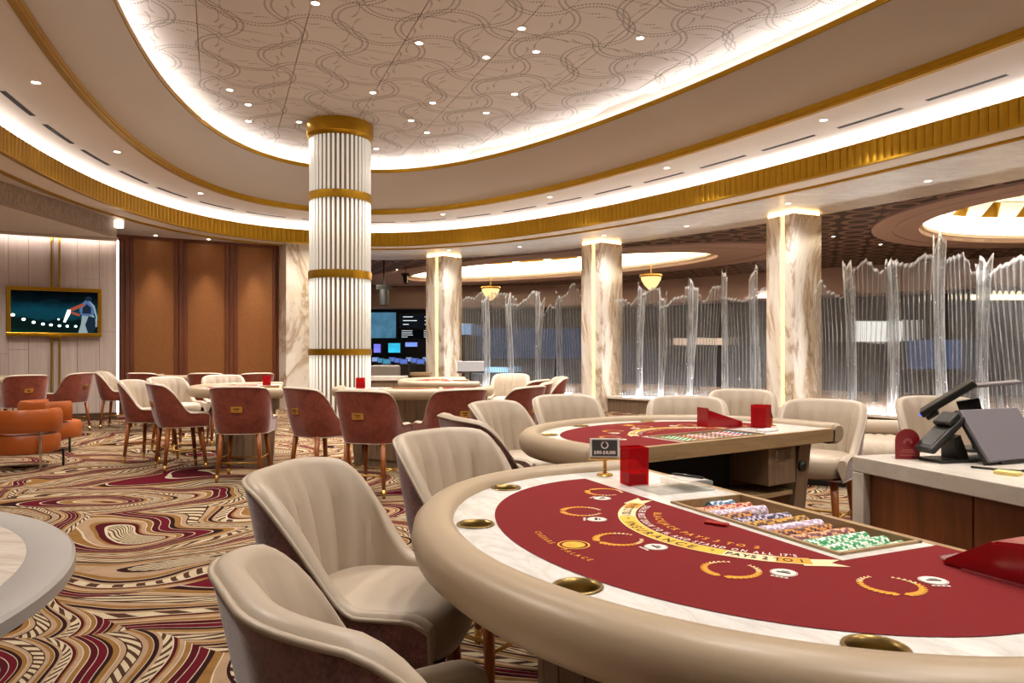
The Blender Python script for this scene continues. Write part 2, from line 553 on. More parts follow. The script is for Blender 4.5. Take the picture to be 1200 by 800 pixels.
def olocal(p):
    d = Vector((p[0], p[1])) - OC
    return d.dot(OX), d.dot(OY)

# ---- floor
fl = MB(); fl.add([(-30, -14, 0), (34, -14, 0), (34, 44, 0), (-30, 44, 0)], [(0, 1, 2, 3)])
floor = struct(fl.build('floor', M['carpet']), 'carpet with swooping burgundy, gold and cream stripes over the whole floor', 'floor')

# ---- dome: backing board with its panels, lip, slope, flat ring, soffit
dm = MB(); dm.poly([[p[:2] for p in oring(0.6, 0, 80)]], Z_DOME + 0.05, flip=True)
ceiling = struct(dm.build('ceiling', M['plaster']), 'oval domed ceiling with pressed wave pattern panels and lit coves', 'ceiling')
PS = 1.23
pm = MB(); pm.bbox(-PS / 2 + 0.004, PS / 2 - 0.004, -PS / 2 + 0.004, PS / 2 - 0.004, 0, 0.03, 0.004)
pme = pm.mesh('panel', mats=[M['dome']])
ra = math.radians(22); ca, sa = math.cos(ra), math.sin(ra)
ao, bo = oab(0.45)
for i in range(-14, 15):
    for j in range(-14, 15):
        x = OC.x + (i * ca - j * sa) * PS; y = OC.y + (i * sa + j * ca) * PS
        lx, ly = olocal((x, y))
        if (abs(lx) / (ao + 0.2)) ** ON + (abs(ly) / (bo + 0.2)) ** ON < 1 and y > -5:
            obj('panel', pme, None, ceiling, (x, y, Z_DOME), (0, 0, ra))
# trough behind the lip
sweep([(0.0, Z_LIP - 0.03), (0.0, Z_LIP + 0.03), (0.02, Z_LIP + 0.03), (0.02, Z_LIP - 0.02), (0.42, Z_LIP - 0.02), (0.42, Z_DOME + 0.05)]).build('light_trough', M['cream'], ceiling, angle=40)
sweep([(-0.004, Z_LIP + 0.035), (-0.004, Z_LIP - 0.035), (0.02, Z_LIP - 0.035)]).build('gold_lip', M['gold'], ceiling, angle=40)
sweep([(0.20, Z_LIP + 0.02), (0.26, Z_LIP + 0.02)]).build('cove_strip', M['cove_d'], ceiling)
# sloped beige collar
sweep([(0.02, Z_LIP - 0.03), (0.25, Z_LIP - 0.22), (0.6, Z_LIP - 0.46), (0.93, Z_MID + 0.11), (0.985, Z_MID + 0.10)]).build('sloped_collar', M['beige'], ceiling, smooth=True)
sweep([(0.965, Z_MID + 0.12), (0.965, Z_MID + 0.04), (0.985, Z_MID + 0.035), (0.985, Z_MID), (1.05, Z_MID), (1.05, Z_FLAT + 0.02)]).build('gold_ring', M['gold'], ceiling, angle=40)
sweep([(1.04, Z_FLAT), (2.9, Z_FLAT)]).build('flat_ring', M['cream'], ceiling)
# back of the cove, its floor and lamp strip
sweep([(2.55, Z_FLAT + 0.02), (2.55, Z_SOF + 0.08), (2.02, Z_SOF + 0.08)]).build('cove_back', M['white'], ceiling, angle=40)
sweep([(2.34, Z_FT - 0.035), (2.42, Z_FT - 0.035)]).build('cove_strip', M['cove_r'], ceiling)
# air slots let into the flat ring
ring = oring(1.72, 0, 1200); per = _cache[(1.72, 1200)][1]
slot_n = int(per / 1.24)
for k in range(slot_n):
    i0 = int(1200 * k / slot_n); ln = int(1200 * 0.97 / per)
    if ring[i0][1] < 2: continue
    P = [Vector(ring[(i0 + q) % 1200]) for q in range(0, ln + 1, 3)]
    mb = MB(); A = []; B = []
    for q, p in enumerate(P):
        d = (P[min(q + 1, len(P) - 1)] - P[max(q - 1, 0)]).normalized()
        nn = Vector((-d.y, d.x, 0)) * 0.032
        A.append((p + nn)); B.append((p - nn))
    mb.loft([[(p.x, p.y, Z_FLAT - 0.004) for p in A], [(p.x, p.y, Z_FLAT - 0.004) for p in B], [(p.x, p.y, Z_FLAT + 0.01) for p in B], [(p.x, p.y, Z_FLAT + 0.01) for p in A], [(p.x, p.y, Z_FLAT - 0.004) for p in A]], False)
    mb.build('air_slot', M['dark'], ceiling)

# ---- fluted gold band
fb = sweep([(2.012, Z_FT - 0.004), (2.012, Z_SOF)])
trim1 = struct(fb.build('trim_1', M['gold']), 'fluted gold band running round the oval ceiling', 'trim')
sweep([(1.985, Z_SOF + 0.02), (1.985, Z_SOF - 0.012), (2.05, Z_SOF - 0.012), (2.05, Z_SOF + 0.002)]).build('bead', M['gold'], trim1, angle=40)
perf = 2 * PI
NF = 580
fr_ = oring(2.0, 0, NF); perF = _cache[(2.0, NF)][1]
fw = perF / NF
fm = MB()
sec = [(-0.5, 0.006), (-0.46, -0.008), (-0.22, -0.015), (0.0, -0.017), (0.22, -0.015), (0.46, -0.008), (0.5, 0.006)]
fm.loft([[(a * fw, b, 0) for a, b in sec], [(a * fw, b, Z_FT - Z_SOF) for a, b in sec]], False)
fm.add([(a * fw, b, Z_FT - Z_SOF) for a, b in sec], [tuple(range(7))])
fme = fm.mesh('flute', mats=[M['gold']], angle=25)
rest = MB(); nfl = 0
def vis(p):
    return p[1] > 3.2 and abs(p[0]) / p[1] < 0.78
for k in range(NF):
    p = Vector(fr_[k]); q = Vector(fr_[(k + 1) % NF]); c = (p + q) / 2
    an = math.atan2((q - p).y, (q - p).x)
    # the section bulges towards the middle of the oval (left of travel)
    if vis(c) and nfl < 298:
        obj('flute', fme, None, trim1, (c.x, c.y, Z_SOF), (0, 0, an + PI)); nfl += 1
    else:
        R = Matrix.Translation((c.x, c.y, Z_SOF)) @ Matrix.Rotation(an + PI, 4, 'Z')
        rest.loft([[R @ Vector((a * fw, b, 0)) for a, b in sec[::2]], [R @ Vector((a * fw, b, Z_FT - Z_SOF)) for a, b in sec[::2]]], False)
o = rest.build('flutes', M['gold'], trim1); o['kind'] = 'stuff'

# ---- soffit around the oval (wide on the wall side, narrow over the glass)
def sof_w(p):
    lx, ly = olocal(p)
    return 2.78 if (ly > -0.6 and lx < 9) else 8.5
r1 = oring(2.02, Z_SOF); r2 = oring(2.52, Z_SOF)
r3 = []
for i, p in enumerate(oring(2.5, Z_SOF)):
    w = sof_w(p)
    d = (Vector(r2[i]) - Vector(r1[i])).normalized()
    q = Vector(r1[i]) + d * w if w < 3 else Vector(r1[i]) + d * w
    r3.append(tuple(q))
mb = MB(); mb.loft([r1, r2], True); mb.build('soffit_ring', M['cream'], ceiling)
mb = MB()
for i in range(NSEG):
    j = (i + 1) % NSEG
    w = sof_w(r2[i])
    mb.add([r2[i], r2[j], r3[j], r3[i]], [(0, 1, 2, 3)], 0 if w < 3 else 1)
    if w < 3:   # outer drop edge up to the ceiling of the room beyond
        up = lambda p: (p[0], p[1], Z_EXT + 0.1)
        mb.add([r3[i], r3[j], up(r3[j]), up(r3[i])], [(0, 1, 2, 3)], 0)
mb.build('soffit', [M['marble_soffit'], M['plaster']], ceiling)
sweep([(2.47, Z_SOF + 0.01), (2.47, Z_SOF - 0.03), (2.53, Z_SOF - 0.03), (2.53, Z_SOF + 0.01)]).build('gold_line', M['gold'], ceiling, angle=40)

# ---- recessed downlights
def spot(parent, power, size=1.9, blend=0.7, r=0.06, c=(1.0, 0.92, 0.83)):
    L = bpy.data.lights.new('spot', 'SPOT')
    L.energy = power; L.spot_size = size; L.spot_blend = blend; L.shadow_soft_size = r; L.color = c
    o = bpy.data.objects.new('lamp_beam', L); col.objects.link(o)
    o.parent = parent; o.location = (0, 0, -0.03)
    return o
dl_ring = MB(); dl_ring.lathe([(0.060, 0.012), (0.063, -0.006), (0.047, -0.008), (0.044, 0.004)], n=20)
dl_lamp = MB(); dl_lamp.lathe([(0.045, 0.0), (0.03, -0.002), (0.001, -0.002)], n=16)
RING_ME = dl_ring.mesh('bezel', True, [M['white']]); LAMP_ME = dl_lamp.mesh('lamp', True, [M['lamp']])
def downlight(x, y, z, label, group, power=SPOT_W, size=1.9, light=True, blend=0.7):
    t = thing('downlight', label, 'downlight', (x, y, z), 0, group)
    obj('bezel', RING_ME, None, t); obj('lamp', LAMP_ME, None, t)
    if light and power: spot(t, power, size, blend)
    return t
for px, py in [(-4.26, 11.71), (-4.56, 12.55), (-5.3, 12.2 + 0.2), (-4.3, 11.05 + 0.0), (-1.20, 9.37), (0.12, 8.95), (0.32, 9.64), (-0.35, 9.83), (1.63, 9.22),
               (-2.14, 11.16), (-1.27, 11.62), (0.04, 11.23), (-0.43, 12.11), (-1.74, 12.51), (-1.55, 13.2), (-2.67, 14.25), (-3.7, 12.6), (-2.25, 8.3)]:
    downlight(px, py, Z_DOME - 0.002, 'small round downlight recessed in the patterned dome', 'downlights in the dome', SPOT_W)
for px, py in [(0.2, 6.6), (2.2, 7.0), (-1.2, 5.4), (1.5, 4.6), (3.2, 3.6), (0.2, 2.6), (2.4, 1.6), (4.2, 0.4), (1.2, 0.2), (3.0, -1.6)]:
    downlight(px, py, Z_DOME - 0.002, 'small round downlight recessed in the patterned dome', 'downlights in the dome', SPOT_W)
rl = oring(1.33, 0, 60)
for k in range(0, 60, 3):
    p = rl[k]
    if p[1] > 2:
        downlight(p[0], p[1], Z_FLAT - 0.002, 'small round downlight in the flat ring round the dome', 'downlights in the flat ring', SPOT_W * 1.1, 2.4)

# ---- walls on the left: veneer wall with the television, bronze cloth wall, marble pier
def frame(p0, p1):
    d = (Vector((p1[0], p1[1], 0)) - Vector((p0[0], p0[1], 0))); L = d.length; d.normalize()
    n = Vector((-d.y, d.x, 0))
    return Matrix(((d.x, n.x, 0, p0[0]), (d.y, n.y, 0, p0[1]), (0, 0, 1, 0), (0, 0, 0, 1))), L, math.atan2(d.y, d.x)
TV0, TV1 = (-12.4, 12.245), (-7.95, 14.6)
W, LW, aw = frame(TV0, TV1)
mb = MB(); mb.box(0, LW, 0.03, 1.2, 0.0, 3.62, M=W)
wall_left = struct(mb.build('wall_left', M['baseboard']), 'wall of pale veneer planks behind the television', 'wall')
x = 0.0; q = 0
while x < LW - 0.01:
    w = min(random.uniform(0.30, 0.42), LW - x)
    cuts = [0.14, random.uniform(1.2, 1.6), random.uniform(2.3, 2.9), 3.62]
    if q % 3 == 1: cuts = [0.14, random.uniform(1.7, 2.2), 3.62]
    for a, b in zip(cuts[:-1], cuts[1:]):
        mb = MB(); dy = random.uniform(0, 0.008)
        mb.bbox(x + 0.003, x + w - 0.003, dy, 0.05, a + 0.002, b - 0.002, 0.003, M=W)
        mb.build('plank', M['paleveneer'], wall_left)
    x += w; q += 1
mb = MB(); mb.box(0, LW, -0.015, 0.03, 0, 0.14, M=W)
struct(mb.build('baseboard_left', M['baseboard']), 'dark baseboard under the veneer wall', 'baseboard')
mb = MB(); mb.box(LW - 0.012, LW + 0.03, 0.01, 0.06, 0.1, 3.6, M=W)
struct(mb.build('trim_2', M['whiteled']), 'vertical white light strip at the edge of the veneer wall', 'trim')
mb = MB(); mb.box(0, LW, -0.20, -0.18, 3.555, 3.616, M=W)
struct(mb.build('trim_6', M['plaster']), 'slim fascia hiding the strip above the veneer wall', 'trim')
mb = MB(); mb.box(0, LW - 0.02, -0.178, -0.172, 3.58, 3.612, M=W)
struct(mb.build('trim_5', emit('wall_wash_strip', '#fff4ec', 26.0)), 'light strip washing the top of the veneer wall', 'trim')
for xx, yy in ((-9.6, 10.4), (-8.7, 12.2), (-11.2, 9.6), (-9.4, 7.4), (-8.6, 9.0)):  # lamps added to brighten the dim corner by the television
    downlight(xx, yy, 3.61, 'added downlight brightening the area by the television wall', 'added downlights in the lowered ceiling', SPOT_W * 0.6, 2.2)
# lowered ceiling over that wall and its textured bulkhead
mb = MB(); mb.prism([(-14, 2.0), (-7.75, 2.0), (-7.75, 13.97), (-7.95, 14.65), (-12.6, 12.2), (-14, 11.5)], 3.615, 3.66)
struct(mb.build('ceiling_2', M['plaster']), 'lowered plain ceiling in front of the television wall', 'ceiling')
mb = MB(); mb.box(-7.75, -7.6, 2.0, 13.95, 3.60, Z_SOF)
mb.box(-7.76, -7.59, 2.0, 13.96, 3.585, 3.60)
bk = struct(mb.build('trim_3', M['beamcloth']), 'textured cloth bulkhead along the lowered ceiling', 'trim')
mb = MB(); mb.bbox(-7.58, -7.44, 13.8, 13.92, 3.72, 3.88, 0.02)
tag(mb.build('glow_block', emit('glow_block_emit', '#fff0e0', 2.0)), 'small square glowing block at the end of the cloth bulkhead', 'lamp')  # plain emissive block for a small bright square

B0, B1 = (-9.3, 15.237), (-5.6, 17.42)
W, LB, ab = frame(B0, B1)
mb = MB(); mb.box(-1.0, LB, 0.05, 0.3, 0, Z_SOF, M=W)
wall_back = struct(mb.build('wall_back', M['redwood']), 'wall of bronze cloth panels between dark wood pilasters', 'wall')
NP = 4
pw = LB / NP
for k in range(NP):
    mb = MB(); mb.bbox(k * pw + 0.13, (k + 1) * pw - 0.13, 0.025, 0.06, 0.12, Z_SOF - 0.06, 0.006, M=W)
    mb.build('cloth_panel', M['cloth'], wall_back)
for k in range(NP + 1):
    mb = MB()
    for a, b, y in ((-0.14, -0.05, 0.0), (-0.045, 0.045, -0.012), (0.05, 0.14, 0.0)):
        mb.bbox(k * pw + a, k * pw + b, y, 0.06, 0.0, Z_SOF, 0.008, M=W)
    mb.build('pilaster', M['redwood'], wall_back)
mb = MB(); mb.box(0, LB, -0.01, 0.05, Z_SOF - 0.07, Z_SOF, M=W); mb.build('head_rail', M['redwood'], wall_back)
for k in range(NP):
    c = W @ Vector(((k + 0.5) * pw, -0.27, 0))
    t = downlight(c.x, c.y, Z_SOF - 0.002, 'downlight washing the bronze cloth wall', 'wall washing downlights', 260, 0.8, True, 1.0)
# marble pier
mb = MB(); mb.prism([(-5.66, 17.5), (-5.30, 17.02), (-4.45, 17.5), (-4.8, 18.2)], 0, Z_SOF)
struct(mb.build('wall_pier', M['marble_gold']), 'veined marble pier at the end of the cloth wall', 'pier')

# plain walls that close the room beside and behind the camera
back = oring(4.4, 0, 80)
mb = MB()
for i in range(80):
    p, q2 = back[i], back[(i + 1) % 80]
    if p[1] < 1.0 and q2[1] < 1.0:
        mb.add([(p[0], p[1], 0), (q2[0], q2[1], 0), (q2[0], q2[1], 4), (p[0], p[1], 4)], [(0, 1, 2, 3)])
struct(mb.build('wall_rear', M['plaster']), 'plain plaster wall closing the room behind', 'wall')
mb = MB(); mb.box(-14.2, -14.0, -4, 14, 0, 4)
struct(mb.build('wall_side', M['plaster']), 'plain plaster wall far to the left', 'wall')

# ---- marble columns of the glass front
WIN = 2.0 + 2.12
def colpos(px, py):
    return Vector((px, py))
cols = []
for k, (nx, ny) in enumerate([(-1.76, 18.77), (2.04, 16.48), (5.05, 13.01), (7.55, 8.6)]):
    vh = math.atan2(nx, ny)
    c = Vector((nx, ny)) + Vector((math.sin(vh), math.cos(vh))) * 0.47
    cols.append(c)
    lab = ['marble column at the opening to the dark screen room', 'marble column left of the middle glass bay', 'marble column right of the middle glass bay', 'marble column at the far right of the glass front'][k]
    t = thing('marble_column', lab, 'column', (c.x, c.y, 0), PI / 4 - vh, 'marble columns of the glass front')
    t['kind'] = 'structure'
    s = 0.335
    # square shaft with a light slot in the face that looks to the left
    sl0, sl1 = -0.12, 0.0
    mb = MB()
    mb.prism([(-s, -s), (s, -s), (s, s), (-s, s), (-s, sl1), (-s + 0.05, sl1), (-s + 0.05, sl0), (-s, sl0)], 0, Z_SOF - 0.05)
    mb.build('shaft', M['marble_gold'], t)
    mb = MB(); mb.box(-s + 0.035, -s + 0.05, sl0 + 0.004, sl1 - 0.004, 0.05, Z_SOF - 0.05)
    mb.build('light_slot', M['warmled'], t)
    mb = MB(); mb.bbox(-s + 0.02, s - 0.02, -s + 0.02, s - 0.02, Z_SOF - 0.05, Z_SOF, 0.004)
    mb.build('glow_collar', M['collarled'], t)

# ---- low wall, ledge and cast glass sheets between the columns
def win_path(A, B, n):
    # follow the offset oval between two columns
    R = oring(WIN, 0, 900)
    ia = min(range(900), key=lambda i: (R[i][0] - A.x) ** 2 + (R[i][1] - A.y) ** 2)
    ib = min(range(900), key=lambda i: (R[i][0] - B.x) ** 2 + (R[i][1] - B.y) ** 2)
    d = ib - ia
    if d > 450: d -= 900
    if d < -450: d += 900
    P = [Vector(R[int(round(ia + d * k / n)) % 900]) for k in range(n + 1)]
    return P
def ribbon(P, w0, w1, z0, z1):
    A = []; 
    for q, p in enumerate(P):
        d = (P[min(q + 1, len(P) - 1)] - P[max(q - 1, 0)]).normalized()
        nn = Vector((-d.y, d.x, 0))
        A.append([(p + nn * w0) + Vector((0, 0, z0)), (p + nn * w1) + Vector((0, 0, z0)), (p + nn * w1) + Vector((0, 0, z1)), (p + nn * w0) + Vector((0, 0, z1))])
    mb = MB(); mb.loft(A, True, True, True)
    return mb

def glass_sheet(w0, w1, h, ribs, bow, seed, crackle=False):
    rnd = random.Random(seed)
    per = 8
    nx = ribs * per; nz = 14
    ph = rnd.uniform(0, 6); tw = rnd.uniform(-0.5, 0.5)
    lean = rnd.uniform(-0.06, 0.06)
    rows = []; att = []
    topv = [rnd.uniform(-0.18, 0.2) for _ in range(5)]
    zs = [k / 12 * 0.97 for k in range(13)] + [0.988, 1.0]
    for f in zs:
        row = []
        for i in range(nx + 1):
            s = i / nx
            e = s * 4; ie = min(3, int(e)); u_ = e - ie; u_ = u_ * u_ * (3 - 2 * u_)
            te = topv[ie] + (topv[ie + 1] - topv[ie]) * u_
            rb = math.cos(2 * PI * ribs * s)
            z = f * (h + te * f) + 0.018 * rb * f ** 6
            w = w0 + (w1 - w0) * f ** 1.6
            x = (s - 0.5) * w + lean * f + 0.04 * math.sin(3 * f + ph) * (0.4 + s)
            y = bow * math.sin(PI * s) * (0.5 + f) + 0.020 * rb + 0.05 * tw * f * (s - 0.5)
            row.append((x, y, z))
            a_ = max(0.0, (rb - 0.55) / 0.45) ** 2.0 * 0.5 + 0.05
            if f > 0.985: a_ = 1.2
            if i in (0, nx): a_ = 1.0
            if f < 0.06: a_ += 0.25
            att.append(a_)  # whiter crests, rim, sides and foot paint bright lines on the sheet
        rows.append(row)
    mb = MB(); mb.loft(rows, False)
    me = mb.mesh('glass_sheet', True, [M['glass_crackle'] if crackle else M['glass']])
    A = me.attributes.new('rib', 'FLOAT', 'POINT'); A.data.foreach_set('value', att)
    return me

bays = [('left glass bay, nearest the dark screen room', 0, 1), ('middle glass bay between two marble columns', 1, 2), ('right glass bay behind the pit desk', 2, 3)]
for bi, (nm, ia, ib) in enumerate(bays):
    P = win_path(cols[ia], cols[ib], 24)
    L = sum((P[i + 1] - P[i]).length for i in range(24))
    inn = 1
    d = (P[1] - P[0]).normalized(); nn = Vector((-d.y, d.x, 0))
    if (Vector((OC.x, OC.y, 0)) - P[0]).dot(nn) < 0: inn = -1    # side that looks into the room
    lw_ = ribbon(P, -0.18, 0.18, 0, 0.30).build('low_wall', M['greyoak'])
    struct(lw_, ['low oak wall under the left glass bay', 'low oak wall under the middle glass bay', 'low oak wall under the right glass bay'][bi], 'low wall')
    ribbon(P, -0.24, 0.24, 0.30, 0.35).build('ledge', M['cream'], lw_)
    ribbon(P[4:-4], inn * 0.13, inn * 0.17, 0.35, 0.362).build('light_strip', M['ledgeled'], lw_)
    t = thing('glass_screen', 'screen of ribbed cast glass sheets, ' + nm, 'glass screen', (0, 0, 0), 0, 'cast glass screens')
    t['kind'] = 'structure'
    s = 0.50; j = 0
    rnd = random.Random(40 + bi)
    while s < L - 0.62:
        crack = (j % 2 == 1)
        w = rnd.uniform(0.12, 0.2) if crack else rnd.uniform(0.45, 0.85)
        w = min(w, L - 0.5 - s)
        f = (s + w / 2) / L * 24; k = min(23, int(f)); p = P[k].lerp(P[k + 1], f - k)
        dd = (P[k + 1] - P[k]).normalized()
        h = rnd.uniform(2.0, 2.5) + (0.12 if bi == 2 else 0.0) + (0.12 if crack else 0)
        me = glass_sheet(w * rnd.uniform(0.9, 1.05), w * rnd.uniform(1.1, 1.3), h, 3 if crack else max(6, int(w * 15)), rnd.choice([-1, 1]) * rnd.uniform(0.04, 0.10), 100 * bi + j, crack)
        off = Vector((-dd.y, dd.x, 0)) * rnd.uniform(-0.07, 0.07)
        obj('glass_sheet', me, None, t, (p.x + off.x, p.y + off.y, 0.36), (0, 0, math.atan2(dd.y, dd.x)))
        s += w * (0.6 if crack else 0.9); j += 1

# ---- the room beyond the glass
def ell(c, a, b, rot, k=1.0, z=None, n=72):
    out = []
    for i in range(n):
        t = 2 * PI * i / n
        x = a * k * math.cos(t); y = b * k * math.sin(t)
        q = (c[0] + x * math.cos(rot) - y * math.sin(rot), c[1] + x * math.sin(rot) + y * math.cos(rot))
        out.append(q if z is None else (q[0], q[1], z))
    return out
COF = [((1.0, 24.4), 8.6, 3.3, math.radians(-39), 'long oval coffer glowing cream beyond the left glass bays'),
       ((12.6, 14.4), 4.9, 4.9, 0.0, 'round coffer glowing cream beyond the right glass bay')]
edge = []
R = oring(2.0 + 2.7, 0, 240)
i0 = min(range(240), key=lambda i: (R[i][0] + 5.6) ** 2 + (R[i][1] - 19.2) ** 2)
# walk from the far left end round the window side
lst = [R[(i0 + k) % 240] for k in range(240)]
if olocal(lst[10])[1] < olocal(lst[0])[1]: lst = [R[(i0 - k) % 240] for k in range(240)]
for p in lst:
    lx, ly = olocal(p)
    if lx > 8: break
    edge.append((p[0], p[1]))
outer = edge + [(15, -6), (27, -4), (27, 18), (18, 30), (8, 40), (-16, 40), (-16, 21)]
mb = MB(); mb.poly([outer] + [ell(c, a, b, r)[::-1] for c, a, b, r, _ in COF], Z_EXT, flip=True)
cx = struct(mb.build('ceiling_3', M['ringceil']), 'dark ceiling with ring ornament beyond the glass front', 'ceiling')
M['coffer_lamp'] = emit('coffer_lamp', '#ffe3b8', COFFER)
for c, a, b, r, lab in COF:
    t = thing('coffer', lab, 'coffer', (c[0], c[1], Z_EXT), 0); t['kind'] = 'structure'
    def E(k, z): return [(x - c[0], y - c[1], z) for x, y in ell(c, a, b, r, k)]
    kk = 1.0 / b
    mb = MB(); mb.loft([E(1.0, 0.02), E(1.0, -0.05), E(1 - 0.42 * kk, -0.05), E(1 - 0.42 * kk, -0.03), E(1 - 0.46 * kk, -0.03), E(1 - 0.46 * kk, -0.05), E(1 - 0.95 * kk, -0.05), E(1 - 0.95 * kk, 0.06)], True)
    mb.build('rim', M['mauve'], t, angle=30)
    mb = MB(); mb.loft([E(1 - 0.95 * kk, -0.03), E(1 - 0.95 * kk, 0.04), E(1 - 1.03 * kk, 0.05), E(1 - 1.03 * kk, 0.12), E(1 - 0.9 * kk, 0.16)], True)
    mb.build('moulding', M['cream'], t, angle=30)
    mb = MB(); mb.loft([E(1 - 0.9 * kk, 0.16), E(1 - 0.78 * kk, 0.20), E(1 - 0.78 * kk, 0.62)], True); mb.build('glow_band', M['coffer_lamp'], t)
    mb = MB(); mb.loft([E(1 - 0.80 * kk, 0.62), E(1 - 1.0 * kk, 0.95)], True); mb.build('gold_frieze', M['gold'], t)
    nb = 28
    A0 = ell((0, 0), a, b, r, 1 - 0.80 * kk, None, nb); A1 = ell((0, 0), a, b, r, 1 - 1.12 * kk, None, nb)
    for k in range(nb):
        mb = MB(); p = Vector((*A0[k], 0)); q = Vector((*A1[k], 0)); d = (q - p).normalized(); n2 = Vector((-d.y, d.x, 0))
        w = 0.22
        mb.add([p + n2 * w + Vector((0, 0, 0.60)), p - n2 * w + Vector((0, 0, 0.60)), q - n2 * w * 1.4 + Vector((0, 0, 0.95)), q + n2 * w * 1.4 + Vector((0, 0, 0.95)),
                p + n2 * w + Vector((0, 0, 0.98)), p - n2 * w + Vector((0, 0, 0.98))], [(0, 1, 2, 3), (0, 3, 4), (1, 5, 2)])
        mb.build('bracket', M['white'], t)
    mb = MB(); mb.poly([[(x, y) for x, y, z in E(1 - 0.75 * kk, 0)]], 0.97, flip=True); mb.build('cap', M['cream'], t)
# downlights of that room
for px, py in [(-4.3, 21.4), (-3.9, 24.6), (-2.2, 27.6), (9.6, 16.9 + 2), (7.8, 17.6), (6.2, 15.9), (3.6, 29), (8.4, 25), (-1, 29.5), (8.0, 10.6)]:
    downlight(px, py, Z_EXT - 0.004, 'downlight in the dark ring ornament ceiling', 'downlights beyond the glass', EXT_AREA)
# far wall with bulkhead
wp = [(-16, 31.5), (-2.5, 31.5), (4.5, 29.6), (9.5, 25.0), (14.5, 21.5), (18.5, 15), (20, 4), (20, -6)]
mb = MB(); mb2 = MB()
for p, q in zip(wp[:-1], wp[1:]):
    mb.add([(p[0], p[1], 3.25), (q[0], q[1], 3.25), (q[0], q[1], Z_EXT), (p[0], p[1], Z_EXT)], [(0, 3, 2, 1)])
    mb.add([(p[0], p[1], 3.25), (q[0], q[1], 3.25), (q[0] + 1.0, q[1] + 1.5, 3.25), (p[0] + 1.0, p[1] + 1.5, 3.25)], [(0, 1, 2, 3)])
    mb2.add([(p[0] + .8, p[1] + 1.2, 0), (q[0] + .8, q[1] + 1.2, 0), (q[0] + .8, q[1] + 1.2, 3.3), (p[0] + .8, p[1] + 1.2, 3.3)], [(0, 3, 2, 1)])
struct(mb.build('trim_4', M['mauve']), 'pale bulkhead along the far wall beyond the glass', 'trim')
M['farwall'] = paint('dark_slate_far_wall', '#33363f', 0.5, var=0.25, scale=0.6)
struct(mb2.build('wall_far', M['farwall']), 'dark slate far wall of the room beyond', 'wall')

# downlights in the marble soffit in front of the glass
for c, lab in zip(cols, ('first', 'second', 'third', 'fourth')):
    d = (Vector((OC.x, OC.y)) - c).normalized()
    q = c + d * 1.15
    downlight(q.x, q.y, Z_SOF - 0.002, 'downlight in the marble soffit before the %s marble column from the screen room' % lab, 'downlights in the marble soffit', 120, 2.6)
for a, b in zip(cols[:-1], cols[1:]):
    m_ = (a + b) / 2; d = (Vector((OC.x, OC.y)) - m_).normalized(); q = m_ + d * 0.55
    downlight(q.x, q.y, Z_SOF - 0.002, 'downlight in the marble soffit before the middle of a glass bay', 'downlights in the marble soffit', 150, 2.4)
# ================================================================ THINGS
# ---- round lit column of glass rods
cc = (-3.03, 12.8); cr = 0.545
t = thing('rod_column', 'round column of glowing glass rods with gold bands under the dome', 'column', (cc[0], cc[1], 0))
mb = MB(); mb.lathe([(cr - 0.075, 0), (cr - 0.075, Z_DOME)], n=48)
M['rodcore'] = paint('column_core_metal', '#8f7c66', 0.3, 0.5, var=0.1)
mb.build('core', M['rodcore'], t, smooth=True)
zb = [0.0, 1.30, 1.41, 2.62, 2.76, 3.98, 4.12, 5.08]     # gold bands at 1.30-1.41, 2.62-2.76, 3.98-4.12, cap above 5.08
def rod_mat():
    g = G('lit_glass_rod')
    e = g.n('ShaderNodeEmission', Color=lin('#fff0dc'), Strength=0.9)
    p = g.n('ShaderNodeBsdfPrincipled'); p.inputs['Base Color'].default_value = lin('#f3ece2'); p.inputs['Roughness'].default_value = 0.12
    mx = g.n('ShaderNodeMixShader'); mx.inputs[0].default_value = 0.55
    g.t.links.new(p.outputs[0], mx.inputs[1]); g.t.links.new(e.outputs[0], mx.inputs[2])
    g.t.links.new(mx.outputs[0], g.out.inputs[0])
    return g.m
M['rod'] = rod_mat()
NR = 40
for z0, z1 in ((0.02, 1.30), (1.41, 2.62), (2.76, 3.98), (4.12, 5.10)):
    rm = MB(); rm.cyl((0, 0, z0), (0, 0, z1), 0.021, n=8)
    rme = rm.mesh('rod', True, [M['rod']])
    for k in range(NR):
        a = 2 * PI * k / NR
        obj('rod', rme, None, t, ((cr - 0.035) * math.cos(a), (cr - 0.035) * math.sin(a), 0))
for z0, z1 in ((1.30, 1.41), (2.62, 2.76), (3.98, 4.12)):
    mb = MB(); mb.lathe([(cr - 0.06, z0), (cr, z0), (cr + 0.004, (z0 + z1) / 2), (cr, z1), (cr - 0.06, z1)], n=64)
    mb.build('gold_band', M['gold'], t, angle=40)
mb = MB(); mb.lathe([(cr - 0.06, 5.06), (cr + 0.0, 5.06), (cr + 0.02, 5.12), (cr + 0.03, 5.13), (cr + 0.03, Z_DOME)], n=64)
mb.build('gold_cap', M['gold'], t, angle=40)

